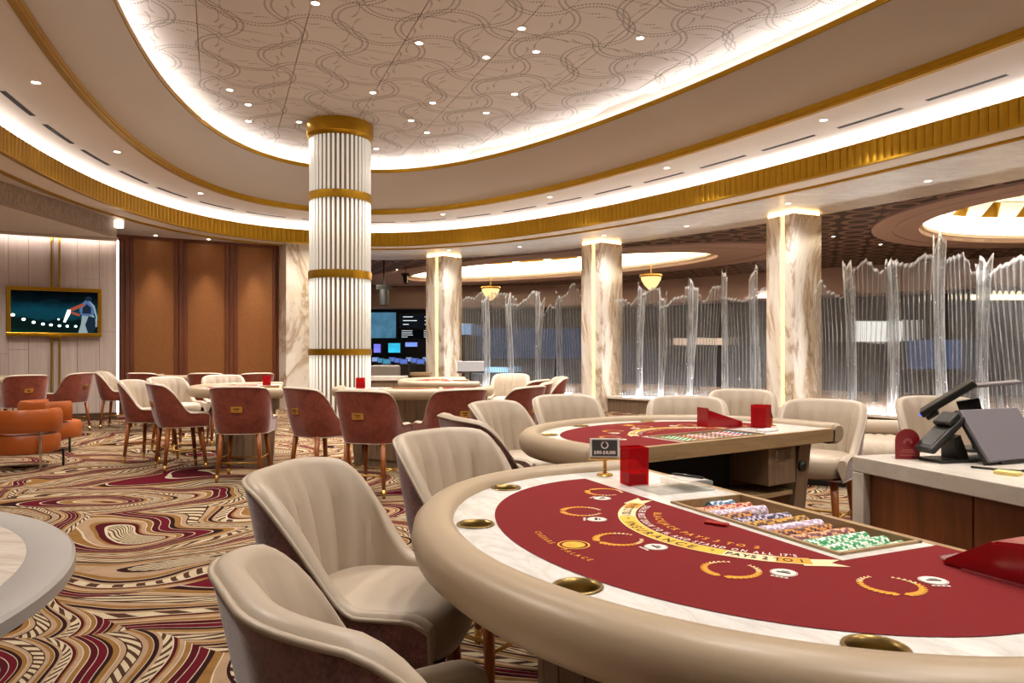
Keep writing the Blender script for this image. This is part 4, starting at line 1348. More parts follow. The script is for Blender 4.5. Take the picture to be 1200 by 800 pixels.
for x, y, d, lab in (
    (-2.87, 7.78, 6, 'red chair seen square from behind with brass plaque, left of the rod column'),
    (-3.86, 8.45, -52, 'red chair left of the square-on one, turned to the right'),
    (-4.50, 9.05, -92, 'red chair seen edge-on, leftmost at the table beside the rod column'),
    (-4.62, 10.0, -118, 'cream lined chair half hidden behind two red chairs on the left'),
    (-4.25, 10.75, -150, 'cream lined chair facing the camera across the left table'),
    (-7.06, 13.0, -80, 'red chair in profile in front of the lit edge of the veneer wall'),
    (-6.2, 12.45, -8, 'dark red chair in front of the left end of the cloth wall table'),
    (-5.15, 12.35, 8, 'dark chair back in front of the middle of the cloth wall table'),
    (-4.42, 12.35, 38, 'dark chair turned left at the right end of the cloth wall table'),
    (-1.98, 7.52, -40, 'red chair with plaque right of the square-on one, turned to the right'),
    (-1.33, 7.0, -18, 'red chair in front of the rod column, brass plaque facing the camera'),
    (-0.62, 7.22, 33, 'red chair turned left, nearest to the cream chairs of the second table'),
    (-0.02, 7.7, 56, 'red chair with plaque behind the cream chair left of the second table'),
    (0.12, 8.5, 84, 'red chair with cream inside showing, second in the row by the left glass bay'),
    (0.12, 9.35, 66, 'red chair back third in the row by the left glass bay'),
    (0.42, 10.2, 98, 'red chair with cream inside showing, last in the row by the left glass bay'),
    (-0.05, 11.4, 170, 'cream lined chair facing the camera before the left glass bay'),
    (-7.62, 11.3, 48, 'red chair with plaque turned left, behind the orange armchairs'),
    (-7.55, 12.35, 82, 'red chair in profile facing left under the gold television bars'),
):
    chair(x, y, d, lab, RED)

# ---- things on the nearest table
def on(T, x, y, z=TS): 
    p = TM(T) @ Vector((x, y, 0)); return (p.x, p.y, z)
A1 = math.radians(T1[2])
# limit sign on its brass stand
t = thing('limit_sign', 'table limit sign with white wreath on a brass stand', 'sign', on(T1, 0.79, -0.10, TS), math.radians(-4))
mb = MB(); mb.lathe([(0.030, 0), (0.030, 0.004), (0.026, 0.008), (0.008, 0.010), (0.0065, 0.016), (0.0065, 0.052), (0.009, 0.054), (0.009, 0.060), (0.001, 0.060)], n=24); mb.build('stand', M['brass'], t, angle=40)
mb = MB(); mb.bbox(-0.058, 0.058, -0.012, 0.016, 0.058, 0.064, 0.002); mb.build('foot_plate', M['brass'], t)
tl = Matrix.Translation((0, 0, 0.064)) @ Matrix.Rotation(math.radians(-14), 4, 'X')
mb = MB(); mb.bbox(-0.054, 0.054, -0.003, 0.004, 0, 0.072, 0.002, M=tl); fo = mb.build('frame', paint('sign_frame', '#cfcac4', 0.4), t)
mb = MB(); mb.box(-0.046, 0.046, -0.0042, -0.003, 0.007, 0.065, M=tl); cdo = mb.build('card', paint('sign_card', '#2c2926', 0.5), t)
mb = MB(); fl_ = tl @ Matrix(((1, 0, 0, 0), (0, 0, 1, -0.0048), (0, 1, 0, 0.014), (0, 0, 0, 1)))
text_flat(mb, '$100-$10,000', 0.0165, fl_, 0.82)
for sg in (1, -1):
    for k in range(12):
        a = -PI / 2 + sg * (0.15 + k * 0.225)
        c = Vector((0.0115 * math.cos(a), -0.0049, 0.046 + 0.0115 * math.sin(a)))
        d = Vector((-math.sin(a), 0, math.cos(a))) * sg * 0.0042; n_ = Vector((math.cos(a), 0, math.sin(a))) * 0.0022
        mb.add([tl @ q for q in (c - d, c + n_, c + d, c - n_)], [(0, 1, 2, 3)])
mb.build('lettering', M['print_white'], cdo)
# red acrylic card box
t = thing('discard_box', 'tall red clear acrylic card box on the nearest table', 'card box', on(T1, 0.60, -0.10, TS), A1 + math.radians(-8))
def open_box(w, d, h, th):
    b = MB()
    b.box(-w, w, -d, d, 0, th)
    b.box(-w, -w + th, -d, d, th, h); b.box(w - th, w, -d, d, th, h); b.box(-w + th, w - th, d - th, d, th, h); b.box(-w + th, w - th, -d, -d + th, th, h)
    return b
open_box(0.036, 0.036, 0.128, 0.004).build('box', M['redacrylic'], t)
mb = MB(); mb.box(-0.030, 0.030, -0.030, 0.030, 0.005, 0.042); mb.build('card_stack', M['redplastic'], t)
# clear acrylic stand with pen
t = thing('acrylic_tray', 'clear acrylic tray with a pen beside the red card box', 'tray', on(T1, 0.475, -0.16, TS), A1)
mb = MB(); mb.bbox(-0.075, 0.075, -0.12, 0.10, 0.0, 0.008, 0.003); mb.build('base', M['clearacrylic'], t)
mb = MB(); mb.bbox(-0.07, 0.07, -0.115, -0.005, 0.008, 0.032, 0.004); mb.build('block', M['clearacrylic'], t)
mb = MB(); mb.box(-0.06, 0.06, -0.10, -0.02, 0.033, 0.0345); mb.build('card', M['marble_white'], t)
mb = MB(); mb.cyl((-0.05, -0.09, 0.039), (0.05, -0.05, 0.039), 0.004, n=8); mb.cyl((0.05, -0.05, 0.039), (0.06, -0.046, 0.039), 0.004, 0.001, 8); mb.build('pen', M['black'], t)
# red shoe for the cards
t = thing('card_shoe', 'glossy red card shoe with sloping front on the nearest table', 'card shoe', on(T1, -0.60, -0.225, TS), A1)
prof = [(0.155, 0.0), (0.148, 0.012), (0.045, 0.075), (-0.02, 0.083), (-0.20, 0.070), (-0.20, 0.0)]
mb = MB(); w = 0.058
mb.add([(x, -w, z) for x, z in prof] + [(x, w, z) for x, z in prof], [list(range(6)), list(range(11, 5, -1))] + [[i, i + 6, (i + 1) % 6 + 6, (i + 1) % 6] for i in range(6)])
me = mb.mesh('shoe_body', mats=[M['redplastic']])
bm = bmesh.new(); bm.from_mesh(me); bmesh.ops.recalc_face_normals(bm, faces=bm.faces)
bmesh.ops.bevel(bm, geom=list(bm.edges), offset=0.006, segments=2, affect='EDGES'); bm.to_mesh(me); bm.free()
obj('shoe_body', me, None, t)
mb = MB(); mb.add([(0.0, -0.03, 0.0845), (-0.17, -0.03, 0.0745), (-0.17, 0.04, 0.0745), (0.0, 0.03, 0.0845), (0.0, -0.03, 0.0825), (-0.17, -0.03, 0.0725), (-0.17, 0.04, 0.0725), (0.0, 0.03, 0.0825)], [(0, 3, 2, 1), (4, 5, 6, 7), (0, 1, 5, 4), (1, 2, 6, 5), (2, 3, 7, 6), (3, 0, 4, 7)]); mb.build('lid_window', M['clearacrylic'], t)
mb = MB(); mb.bbox(0.13, 0.175, -0.03, 0.03, 0.003, 0.010, 0.003); mb.build('lip', M['clearacrylic'], t)
mb = MB(); mb.box(-0.22, 0.10, 0.060, 0.066, 0.002, 0.008); mb.build('steel_edge', M['steel'], t)
# red plastic cut card on the felt
p = on(T1, 0.02, 0.035, TS + 0.002)
mb = MB(); mb.bbox(-0.03, 0.03, -0.012, 0.012, 0.001, 0.007, 0.002); mb.build('cut_card', M['redplastic'], None, loc=p, rot=(0, 0, A1 + 0.5))
tag(bpy.data.objects['cut_card'], 'small red plastic cut card lying by the chip tray', 'cut card')

# ---- things on the second table
A2 = math.radians(T2[2])
t = thing('discard_box', 'red card box standing at the right end of the second table', 'card box', on(T2, 0.58, -0.05, TS), A2 + 0.3)
open_box(0.045, 0.045, 0.135, 0.004).build('box', M['redacrylic'], t)
mb = MB(); mb.box(-0.038, 0.038, -0.038, 0.038, 0.005, 0.12); mb.build('card_stack', M['redplastic'], t)
t = thing('card_wedge', 'red wedge shaped card holder beside the box on the second table', 'card holder', on(T2, 0.42, 0.12, TS + 0.002), A2 - 0.25)
mb = MB(); mb.add([(-0.12, -0.05, 0), (0.12, -0.05, 0), (0.12, 0.05, 0), (-0.12, 0.05, 0), (-0.12, -0.05, 0.105), (0.12, -0.05, 0.03), (0.12, 0.05, 0.03), (-0.12, 0.05, 0.105)], [(3, 2, 1, 0), (4, 5, 6, 7), (0, 1, 5, 4), (1, 2, 6, 5), (2, 3, 7, 6), (3, 0, 4, 7)]); mb.build('body', M['redplastic'], t)
mb = MB(); mb.box(-0.125, -0.118, -0.055, 0.055, 0, 0.115); mb.build('end_plate', M['redplastic'], t)
t = thing('card_stand', 'small brass stand holding a thin card at the right end of the second table', 'stand', on(T2, 0.72, -0.02, TS), A2)
mb = MB(); mb.lathe([(0.028, 0), (0.028, 0.004), (0.007, 0.008), (0.006, 0.05), (0.012, 0.055), (0.001, 0.056)], n=18); mb.build('stand', M['brass'], t, angle=40)
mb = MB(); mb.box(-0.05, 0.05, -0.001, 0.001, 0.055, 0.115, M=Matrix.Rotation(1.1, 4, 'Z') @ Matrix.Rotation(-0.3, 4, 'X')); mb.build('card', M['print_black'], t)
mb = MB(); mb.bbox(-0.06, 0.06, -0.035, 0.035, 0.0, 0.012, 0.003); o = mb.build('card_pad', M['white'], None, loc=on(T2, 0.44, -0.20, TS + 0.0005), rot=(0, 0, A2 + 0.1)); tag(o, 'white pad lying beside the chip rows on the second table', 'pad')
# odds and ends on its dealer shelf
t = thing('shelf_clip', 'small steel clip stand on the open shelf of the second table', 'clip', on(T2, -0.02, -0.16, TS - 0.335), A2)
mb = MB(); mb.bbox(-0.03, 0.03, -0.02, 0.02, 0, 0.008, 0.003); mb.build('base', M['steel'], t)
mb = MB(); mb.cyl((0, 0, 0.008), (0, 0, 0.07), 0.006, n=8); mb.build('post', M['steel'], t)
# ---- red card boxes on the far tables
for T, xx, yy, lab in ((T3, 0.55, -0.12, 'small red card box on the table left of the rod column'), (T5, 0.66, -0.12, 'small red card box on the table in front of the rod column')):
    t = thing('discard_box', lab, 'card box', on(T, xx, yy, TS), math.radians(T[2]))
    open_box(0.05, 0.05, 0.13, 0.004).build('box', M['redacrylic'], t)
    mb = MB(); mb.box(-0.042, 0.042, -0.042, 0.042, 0.005, 0.08); mb.build('card_stack', M['redplastic'], t)

# ---- pit desk with its screens
CZ = 0.95
px_ = Vector((0.295, -0.955)); qx_ = Vector((0.955, 0.295))     # along the front, into the desk
t = thing('pit_desk', 'pit desk with marble waterfall top and walnut front panels', 'desk', (1.34, 2.86, 0), math.atan2(px_.y, px_.x))
mb = MB(); mb.bbox(0, 1.9, 0, 0.62, CZ - 0.06, CZ, 0.004); mb.build('worktop', M['marble_console'], t)
mb = MB(); mb.bbox(0, 0.06, 0, 0.62, 0, CZ - 0.06, 0.004); mb.build('waterfall_end', M['marble_console'], t)
mb = MB(); mb.bbox(1.84, 1.9, 0, 0.62, 0, CZ - 0.06, 0.004); mb.build('waterfall_end', M['marble_console'], t)
M['deskwood'] = wood('desk_walnut', '#4c240e', '#723c1a', '#8a4e26', (9, 9, 0.8), 0.35)
for k in range(4):
    mb = MB(); mb.bbox(0.062 + k * 0.444, 0.062 + (k + 1) * 0.444 - 0.004, 0.03, 0.06, 0.05, CZ - 0.062, 0.003); mb.build('front_panel', M['deskwood'], t)
mb = MB(); mb.box(0.06, 1.84, 0.06, 0.6, 0.05, CZ - 0.07); mb.build('carcass', M['deskwood'], t)
# arched red sign
t = thing('arched_sign', 'small arched red sign with a pale emblem on the pit desk', 'sign', (1.51, 2.77, CZ), math.radians(-6))
pr = [(-0.044, 0), (0.044, 0), (0.044, 0.072)] + [(0.044 * math.cos(a), 0.072 + 0.044 * math.sin(a)) for a in [PI * k / 14 for k in range(1, 14)]] + [(-0.044, 0.072)]
mb = MB(); mb.prism(pr, -0.003, 0.003, M=Matrix(((1, 0, 0, 0), (0, 0, 1, 0), (0, 1, 0, 0), (0, 0, 0, 1)))); mb.build('board', M['signred'], t, fix=True)
mb = MB()
for k in range(9):
    a = PI * k / 8; c = Vector((0.012 * math.cos(a), -0.0034, 0.065 + 0.010 * math.sin(a)))
    mb.add([c + Vector((0.006 * math.cos(i * PI / 3), 0, 0.006 * math.sin(i * PI / 3))) for i in range(6)], [list(range(6))])
for z, w in ((0.034, 0.022), (0.026, 0.028), (0.014, 0.03)): mb.box(-w, w, -0.0036, -0.0030, z, z + 0.0028)
mb.build('emblem', paint('sign_emblem', '#b9605a', 0.6), t)
mb = MB(); mb.bbox(-0.04, 0.04, 0.003, 0.045, 0, 0.006, 0.002); mb.build('foot', M['clearacrylic'], t)
# desk phone, its cradle and handset
t = thing('desk_terminal', 'black handheld terminal on an angled stand on the pit desk', 'terminal', (1.615, 2.72, CZ), math.radians(12))
mb = MB(); mb.bbox(-0.06, 0.10, -0.06, 0.06, 0, 0.012, 0.004); mb.build('base', M['black'], t)
mb = MB(); mb.add([(0.03, -0.04, 0.012), (0.08, -0.04, 0.012), (0.08, 0.04, 0.012), (0.03, 0.04, 0.012), (0.02, -0.03, 0.085), (0.05, -0.03, 0.10), (0.05, 0.03, 0.10), (0.02, 0.03, 0.085)], [(3, 2, 1, 0), (4, 5, 6, 7), (0, 1, 5, 4), (1, 2, 6, 5), (2, 3, 7, 6), (3, 0, 4, 7)]); mb.build('stand', M['black'], t)
rm_ = Matrix.Translation((-0.075, 0, 0.03)) @ Matrix.Rotation(math.radians(-40), 4, 'Y')
mb = MB(); mb.bbox(0, 0.19, -0.045, 0.045, 0, 0.028, 0.008, M=rm_); bd = mb.build('handset', M['black'], t)
mb = MB(); mb.bbox(0.12, 0.185, -0.04, 0.04, 0.028, 0.05, 0.008, M=rm_); mb.build('card_slot', M['black'], bd)
mb = MB(); mb.bbox(0.02, 0.10, -0.035, 0.035, 0.0281, 0.030, 0.0005, M=rm_); mb.build('screen', paint('terminal_glass', '#2a2826', 0.2), bd)
# grey monitor leaning back
t = thing('monitor', 'wide grey monitor back leaning on the pit desk beside the black terminal', 'monitor', (1.715, 2.60, CZ + 0.002), math.atan2(0.12, 0.30))
lm = Matrix.Rotation(math.radians(-33), 4, 'X')
mb = MB(); mb.bbox(0, 0.325, -0.006, 0.012, 0.012, 0.225, 0.004, M=lm); mb.build('panel', M['greyscreen'], t)
mb = MB(); mb.bbox(-0.004, 0.329, 0.004, 0.020, 0.008, 0.229, 0.004, M=lm); mb.build('bezel', M['black'], t)
mb = MB(); mb.bbox(0.06, 0.27, 0.0, 0.16, 0, 0.010, 0.003); mb.add([(0.12, 0.02, 0.01), (0.2, 0.02, 0.01), (0.2, 0.13, 0.01), (0.12, 0.13, 0.01), (0.13, 0.06, 0.09), (0.19, 0.06, 0.09), (0.19, 0.10, 0.10), (0.13, 0.10, 0.10)], [(3, 2, 1, 0), (4, 5, 6, 7), (0, 1, 5, 4), (1, 2, 6, 5), (2, 3, 7, 6), (3, 0, 4, 7)]); mb.build('stand', M['black'], t)
# second monitor seen from beside, tilted the other way
t = thing('monitor', 'black touch monitor seen edge-on, highest of the screens on the pit desk', 'monitor', (1.89, 3.03, CZ), math.radians(-30))
mb = MB(); mb.bbox(-0.03, 0.16, -0.08, 0.10, 0, 0.012, 0.004); mb.add([(0.03, -0.03, 0.01), (0.10, -0.03, 0.01), (0.10, 0.04, 0.01), (0.03, 0.04, 0.01), (-0.03, -0.02, 0.20), (0.05, -0.02, 0.22), (0.05, 0.03, 0.22), (-0.03, 0.03, 0.20)], [(3, 2, 1, 0), (4, 5, 6, 7), (0, 1, 5, 4), (1, 2, 6, 5), (2, 3, 7, 6), (3, 0, 4, 7)]); mb.build('stand', M['black'], t)
tm_ = Matrix.Translation((-0.155, 0, 0.145)) @ Matrix.Rotation(math.radians(-36), 4, 'Y')
mb = MB(); mb.bbox(0, 0.235, -0.13, 0.13, -0.012, 0.016, 0.006, M=tm_); ho = mb.build('housing', M['black'], t)
mb = MB(); mb.bbox(0.008, 0.06, -0.125, 0.125, -0.030, -0.012, 0.005, M=tm_); mb.build('speaker_bar', M['black'], ho)
mb = MB(); mb.cyl(tm_ @ Vector((-0.004, -0.09, 0.004)), tm_ @ Vector((-0.001, -0.09, 0.004)), 0.006, n=10); mb.build('power_light', emit('blue_power_light', '#2a4cff', 4), ho)
tp_ = Matrix.Translation((0.02, 0, 0.268)) @ Matrix.Rotation(math.radians(-7), 4, 'Y')
mb = MB(); mb.bbox(0, 0.17, -0.10, 0.10, -0.006, 0.006, 0.003, M=tp_); mb.build('customer_screen', M['greyscreen'], t)
mb = MB(); mb.bbox(-0.035, 0.035, -0.025, 0.025, 0, 0.008, 0.001); mb.bbox(-0.036, 0.034, -0.026, 0.024, 0.008, 0.012, 0.001); o = mb.build('note_pad', M['yellow_paper'], None, loc=(1.655, 2.42, CZ), rot=(0, 0, -0.9)); tag(o, 'pad of yellow sticky notes on the pit desk', 'note pad')
mb = MB(); mb.tube([(1.62, 2.56, CZ + .004), (1.68, 2.50, CZ + .004), (1.73, 2.47, CZ + .004), (1.80, 2.50, CZ + .004), (1.86, 2.6, CZ + .004)], 0.004, 6); o = mb.build('cable', M['black'], None, smooth=True); tag(o, 'black cable lying on the pit desk in front of the monitor', 'cable')

# ---- channelled chaise by the right glass bay
t = thing('chaise', 'low cream channelled chaise in front of the right glass bay', 'chaise', (3.75, 7.55, 0), math.radians(-20))
mb = MB(); rows = []
nx = 60
for i in range(nx + 1):
    s = -0.75 + 1.5 * i / nx
    ch = 0.012 * abs(math.sin(PI * (s + 0.75) / 0.1))
    rows.append([(s, -0.42 - ch, 0.10), (s, -0.47 - ch, 0.20), (s, -0.47 - ch, 0.36), (s, -0.43, 0.44 + ch * .6), (s, -0.30, 0.47 + ch), (s, 0.30, 0.47 + ch), (s, 0.43, 0.44 + ch * .6), (s, 0.47, 0.3), (s, 0.42, 0.10)])
mb.loft(rows, True, True, True); mb.build('seat', M['leather'], t, angle=60, fix=True)
mb = MB(); mb.tube([(-0.65, 0.36, 0.54), (-0.6, 0.36, 0.54), (0.6, 0.36, 0.54), (0.65, 0.36, 0.54)], [0.06, 0.085, 0.085, 0.06], 16); mb.build('bolster', M['leather'], t, smooth=True)
mb = MB(); mb.bbox(-0.68, 0.68, -0.38, 0.38, 0.0, 0.12, 0.01); mb.build('plinth', M['black'], t)

# ---- orange leather armchairs on the left
def armchair(x, y, deg, label):
    t = thing('leather_armchair', label, 'armchair', (x, y, 0), math.radians(deg), 'orange leather barrel armchairs')
    def arcs(r0, r1, z0, z1, a0, a1, rnd_=0.05):
        b = MB(); rows = []
        n = 36
        for i in range(n + 1):
            a = a0 + (a1 - a0) * i / n
            sec = [(r0, z0 + rnd_), (r0 + rnd_ * .4, z0), (r1 - rnd_ * .4, z0), (r1, z0 + rnd_), (r1, z1 - rnd_), (r1 - rnd_ * .5, z1), (r0 + rnd_ * .5, z1), (r0, z1 - rnd_)]
            rows.append([(r * math.cos(a), r * math.sin(a), z) for r, z in sec])
        b.loft(rows, True, True, True)
        return b
    arcs(0.27, 0.39, 0.43, 0.69, PI - 0.28, 2 * PI + 0.28).build('backrest', M['orange'], t, angle=45, fix=True)
    b = MB()
    b.lathe([(0.30, 0.175), (0.355, 0.19), (0.37, 0.24), (0.37, 0.36), (0.345, 0.405), (0.26, 0.425), (0.001, 0.43)], n=40, cap0=True); b.build('seat', M['orange'], t, angle=45)
    for a in (PI * 1.25, PI * 1.75, PI * 0.05, PI * 0.95):
        mb = MB(); c, s = math.cos(a), math.sin(a)
        mb.bbox(c * 0.40 - 0.012, c * 0.40 + 0.012, s * 0.40 - 0.012, s * 0.40 + 0.012, 0, 0.45 if s < -0.1 else 0.2, 0.003); mb.build('leg', M['steel'] if s < -0.1 else M['black'], t)
    return t
armchair(-5.75, 8.55, 12, 'orange leather barrel armchair at the left edge with a steel leg')
armchair(-6.35, 10.0, -35, 'orange leather barrel armchair behind the one at the left edge')

# ---- round marble table in the corner
t = thing('marble_table', 'round marble table with grey stone border at the lower left corner', 'table', (-2.49, 1.56, 0))
RT, ZT = 1.33, 0.75
mb = MB(); mb.lathe([(RT - 0.13, ZT - 0.002), (RT - 0.125, ZT + 0.001), (RT - 0.01, ZT + 0.001), (RT, ZT - 0.008), (RT, ZT - 0.04), (RT - 0.03, ZT - 0.05), (0.2, ZT - 0.05)], n=96); mb.build('border', M['greystone'], t, angle=40)
mb = MB(); mb.lathe([(RT - 0.128, ZT - 0.03), (RT - 0.128, ZT), (0.001, ZT)], n=96); mb.build('top', M['marble_top'], t, angle=40)
mb = MB(); mb.lathe([(0.32, 0), (0.32, 0.04), (0.12, 0.08), (0.10, 0.4), (0.14, ZT - 0.06), (0.3, ZT - 0.045)], n=40); mb.build('pedestal', M['brass'], t, angle=40)

# ---- television on gold bars
W, LW, aw = frame(TV0, TV1)
S0 = LW                                    # distances are measured back from the right end of the wall
t = thing('television', 'gold framed television showing a baseball batter on the veneer wall', 'television', (0, 0, 0))
cxw = W @ Vector((S0 - 1.05, -0.075, 2.128)); t.location = cxw; t.rotation_euler = (0, 0, aw)
hw, hh = 0.785, 0.475
fw_ = 0.075
mb = MB(); 
for a in ((-hw, hw, hh - fw_, hh), (-hw, hw, -hh, -hh + fw_), (-hw, -hw + fw_, -hh + fw_, hh - fw_), (hw - fw_, hw, -hh + fw_, hh - fw_)):
    mb.bbox(a[0], a[1], -0.03, 0.05, a[2], a[3], 0.012)
mb.build('frame', M['gold'], t)
def screen_mat():
    g = G('stadium_night_screen')
    x, y, z = g.sep(g.coord())
    n = g.noise(g.coord(scale=(1, 1, 2)), 3.0, 4, 0.6)
    f = g.math('ADD', g.math('MULTIPLY', z, 1.1), g.math('MULTIPLY', n.outputs[0], 0.35))
    c = g.ramp(f, [(0.0, '#0a1a1c'), (0.06, '#0f3a44'), (0.2, '#0e3d4a'), (0.42, '#071217'), (0.6, '#030607')])
    e = g.n('ShaderNodeEmission', Color=c, Strength=0.9)
    g.t.links.new(e.outputs[0], g.out.inputs[0]); return g.m
mb = MB(); mb.box(-hw + 0.06, hw - 0.06, -0.005, 0.02, -hh + 0.06, hh - 0.06); so = mb.build('screen', screen_mat(), t)
def flat(pts, m, parent, nm, y=-0.009):
    b = MB(); b.add([(px, y, pz) for px, pz in pts], [list(range(len(pts)))]); b.add([(px, y + 0.002, pz) for px, pz in pts], [list(range(len(pts)))[::-1]]); return b.build(nm, m, parent)
E_ = {k: emit('screen_' + k, c, s) for k, c, s in (('field', '#0c2a20', 0.8), ('stand', '#10201c', 0.7), ('pants', '#9fb0b4', 0.75), ('shirt', '#5c78a8', 0.7), ('shade', '#243446', 0.6), ('arm', '#b5583c', 0.7), ('ball', '#dff0ea', 1.6), ('lamp', '#e9fff0', 3.0))}
flat([(-0.72, -0.41), (0.72, -0.41), (0.72, -0.30), (0.2, -0.30), (-0.3, -0.25), (-0.72, -0.12)], E_['stand'], so, 'stadium_stand', -0.0065)
flat([(-0.72, -0.41), (0.72, -0.41), (0.72, -0.375), (-0.1, -0.385), (-0.72, -0.32)], E_['field'], so, 'field', -0.008)
for i, (lx, lz) in enumerate(((-0.68, -0.07), (-0.51, -0.15), (-0.35, -0.205), (-0.2, -0.235), (-0.07, -0.25), (0.07, -0.265), (0.20, -0.27), (0.34, -0.27))):
    r = 0.028 - i * 0.001
    flat([(lx + r * 1.2 * math.cos(k * PI / 6), lz + r * math.sin(k * PI / 6)) for k in range(12)], E_['lamp'], so, 'floodlight', -0.009)
flat([(0.38, -0.41), (0.43, -0.22), (0.45, -0.02), (0.62, 0.0), (0.68, -0.14), (0.66, -0.30), (0.62, -0.41)], E_['pants'], so, 'trousers', -0.0095)
flat([(0.55, -0.41), (0.50, -0.24), (0.56, -0.06), (0.67, -0.10), (0.68, -0.30), (0.62, -0.41)], E_['shade'], so, 'trouser_shade', -0.0105)
flat([(0.43, -0.05), (0.40, 0.05), (0.43, 0.16), (0.50, 0.24), (0.58, 0.25), (0.65, 0.15), (0.675, 0.0), (0.62, -0.05), (0.52, -0.07)], E_['shirt'], so, 'shirt', -0.0100)
flat([(0.45, 0.18), (0.50, 0.14), (0.30, 0.03), (0.23, 0.02), (0.22, 0.06)], E_['arm'], so, 'arm', -0.0108)
flat([(0.42, -0.03), (0.40, -0.075), (0.30, -0.04), (0.24, -0.01), (0.26, 0.02)], E_['arm'], so, 'arm', -0.0106)
flat([(0.26, 0.05), (0.20, 0.05), (0.13, -0.19), (0.17, -0.20), (0.25, -0.03)], E_['ball'], so, 'bat', -0.0112)
flat([(0.055 + 0.02 * math.cos(k * PI / 6), -0.14 + 0.02 * math.sin(k * PI / 6)) for k in range(12)], E_['ball'], so, 'ball', -0.009)
flat([(0.55, 0.24), (0.66, 0.14), (0.71, -0.08), (0.70, -0.28), (0.675, -0.28), (0.68, -0.08), (0.635, 0.11)], E_['pants'], so, 'rim_light', -0.0113)
flat([(0.52, 0.23), (0.50, 0.285), (0.54, 0.325), (0.60, 0.31), (0.62, 0.26), (0.58, 0.22)], E_['shade'], so, 'cap', -0.0104)
flat([(0.45, -0.02), (0.46, 0.10), (0.53, 0.17), (0.60, 0.10), (0.60, -0.02)], E_['shade'], so, 'shirt_shade', -0.0103)
t2 = thing('wall_bars', 'pair of upright gold bars behind the television', 'wall bars', (0, 0, 0)); t2.location = W @ Vector((S0 - 1.05, 0, 0)); t2.rotation_euler = (0, 0, aw)
for dx in (-0.065, 0.065):
    mb = MB(); mb.bbox(dx - 0.016, dx + 0.016, -0.035, 0.0, 0.0, 3.6, 0.004); mb.build('bar', M['gold'], t2)
for z in (1.66, 2.58):
    mb = MB(); mb.bbox(-0.1, 0.1, -0.11, -0.03, z - 0.03, z + 0.03, 0.006); mb.build('bracket', M['gold'], t2)

# ---- the screen room seen past the rod column
def screen(name, x0, x1, z0, z1, y, c, s, lab, cat='screen', bars=0, bc='#dfe8f0'):
    t = thing(name, lab, cat, ((x0 + x1) / 2, y, (z0 + z1) / 2))
    w = (x1 - x0) / 2; h = (z1 - z0) / 2
    mb = MB(); mb.bbox(-w - 0.04, w + 0.04, 0, 0.12, -h - 0.04, h + 0.04, 0.01); mb.build('case', M['black'], t)
    g = G('screen_glow'); n = g.noise(g.coord(), 2.2, 3)
    c = lin(c)
    cc_ = g.mix(n.outputs[0], tuple(v * 0.35 for v in c[:3]) + (1,), tuple(min(1, v * 1.6) for v in c[:3]) + (1,))
    e = g.n('ShaderNodeEmission', Color=cc_, Strength=s); g.t.links.new(e.outputs[0], g.out.inputs[0])
    mb = MB(); mb.box(-w, w, -0.01, 0, -h, h); so = mb.build('picture', g.m, t)
    if bars:
        b = MB()
        for k in range(bars):
            zz = h - (k + 0.7) * 2 * h / (bars + 0.6); ww = random.uniform(0.3, 0.9) * w
            b.box(-w * 0.8, -w * 0.8 + ww, -0.013, -0.01, zz - h * 0.05, zz + h * 0.05)
            b.box(w * 0.35, w * 0.35 + random.uniform(0.2, 0.5) * w, -0.013, -0.01, zz - h * 0.05, zz + h * 0.05)
        b.build('print', emit('screen_text', bc, 1.2), so)
    return t
SY = 32.3
def sx_(px): return (px - 600) * SY / 850
def sz_(py): return 1.36 + (412 - py) * SY / 850
screen('video_wall', sx_(430), sx_(464), sz_(396), sz_(366), SY, '#4f7f9a', 0.8, 'large video wall showing a pale blue picture in the dark room')
screen('odds_board', sx_(468), sx_(512), sz_(384), sz_(368), SY, '#171a20', 0.6, 'upper dark board with rows of text in the screen room', 'board', 3)
screen('odds_board', sx_(467), sx_(512), sz_(397), sz_(386), SY - 0.2, '#0c0d10', 0.5, 'lower black board with white text rows in the screen room', 'board', 4)
screen('wall_monitor', sx_(438), sx_(446), sz_(413), sz_(403), SY, '#6d6ad6', 1.4, 'violet monitor under the video wall')
screen('wall_monitor', sx_(455), sx_(469), sz_(413), sz_(402), SY, '#2f9fc0', 1.5, 'turquoise monitor under the boards')
screen('wall_monitor', sx_(475), sx_(489), sz_(406), sz_(401), SY, '#6f86d8', 1.4, 'pale blue slim monitor under the boards')
for k in range(10):
    px = 440 + k * 6.6; py = 421 + (k % 3) * 1.2
    yy = SY - 2.0 - 1.3 * (k % 3)
    x = (px - 600) * yy / 850; z = 1.36 + (412 - py) * yy / 850
    t = thing('desk_screen', 'small bluish screen on the betting desks in the dark room', 'screen', (x, yy, 0), random.uniform(-0.3, 0.3), 'betting desk screens')
    mb = MB(); mb.bbox(-0.16, 0.16, 0, 0.03, z - 0.1, z + 0.1, 0.005); mb.build('case', M['black'], t)
    mb = MB(); mb.box(-0.14, 0.14, -0.004, 0, z - 0.085, z + 0.085); mb.build('picture', emit('desk_glow', random.choice(['#5f78c8', '#8fa0d8', '#4a8fb0']), 0.9), t)
    mb = MB(); mb.bbox(-0.2, 0.2, -0.1, 0.3, 0, z - 0.1, 0.02); mb.build('desk', M['black'], t)
M['navywall'] = paint('navy_screen_wall', '#101b2c', 0.5)
mb = MB(); mb.box(-16, sx_(530), SY + 0.14, SY + 0.2, 0, 3.3); struct(mb.build('wall_screen', M['navywall']), 'navy wall carrying the screens in the dark room', 'wall')
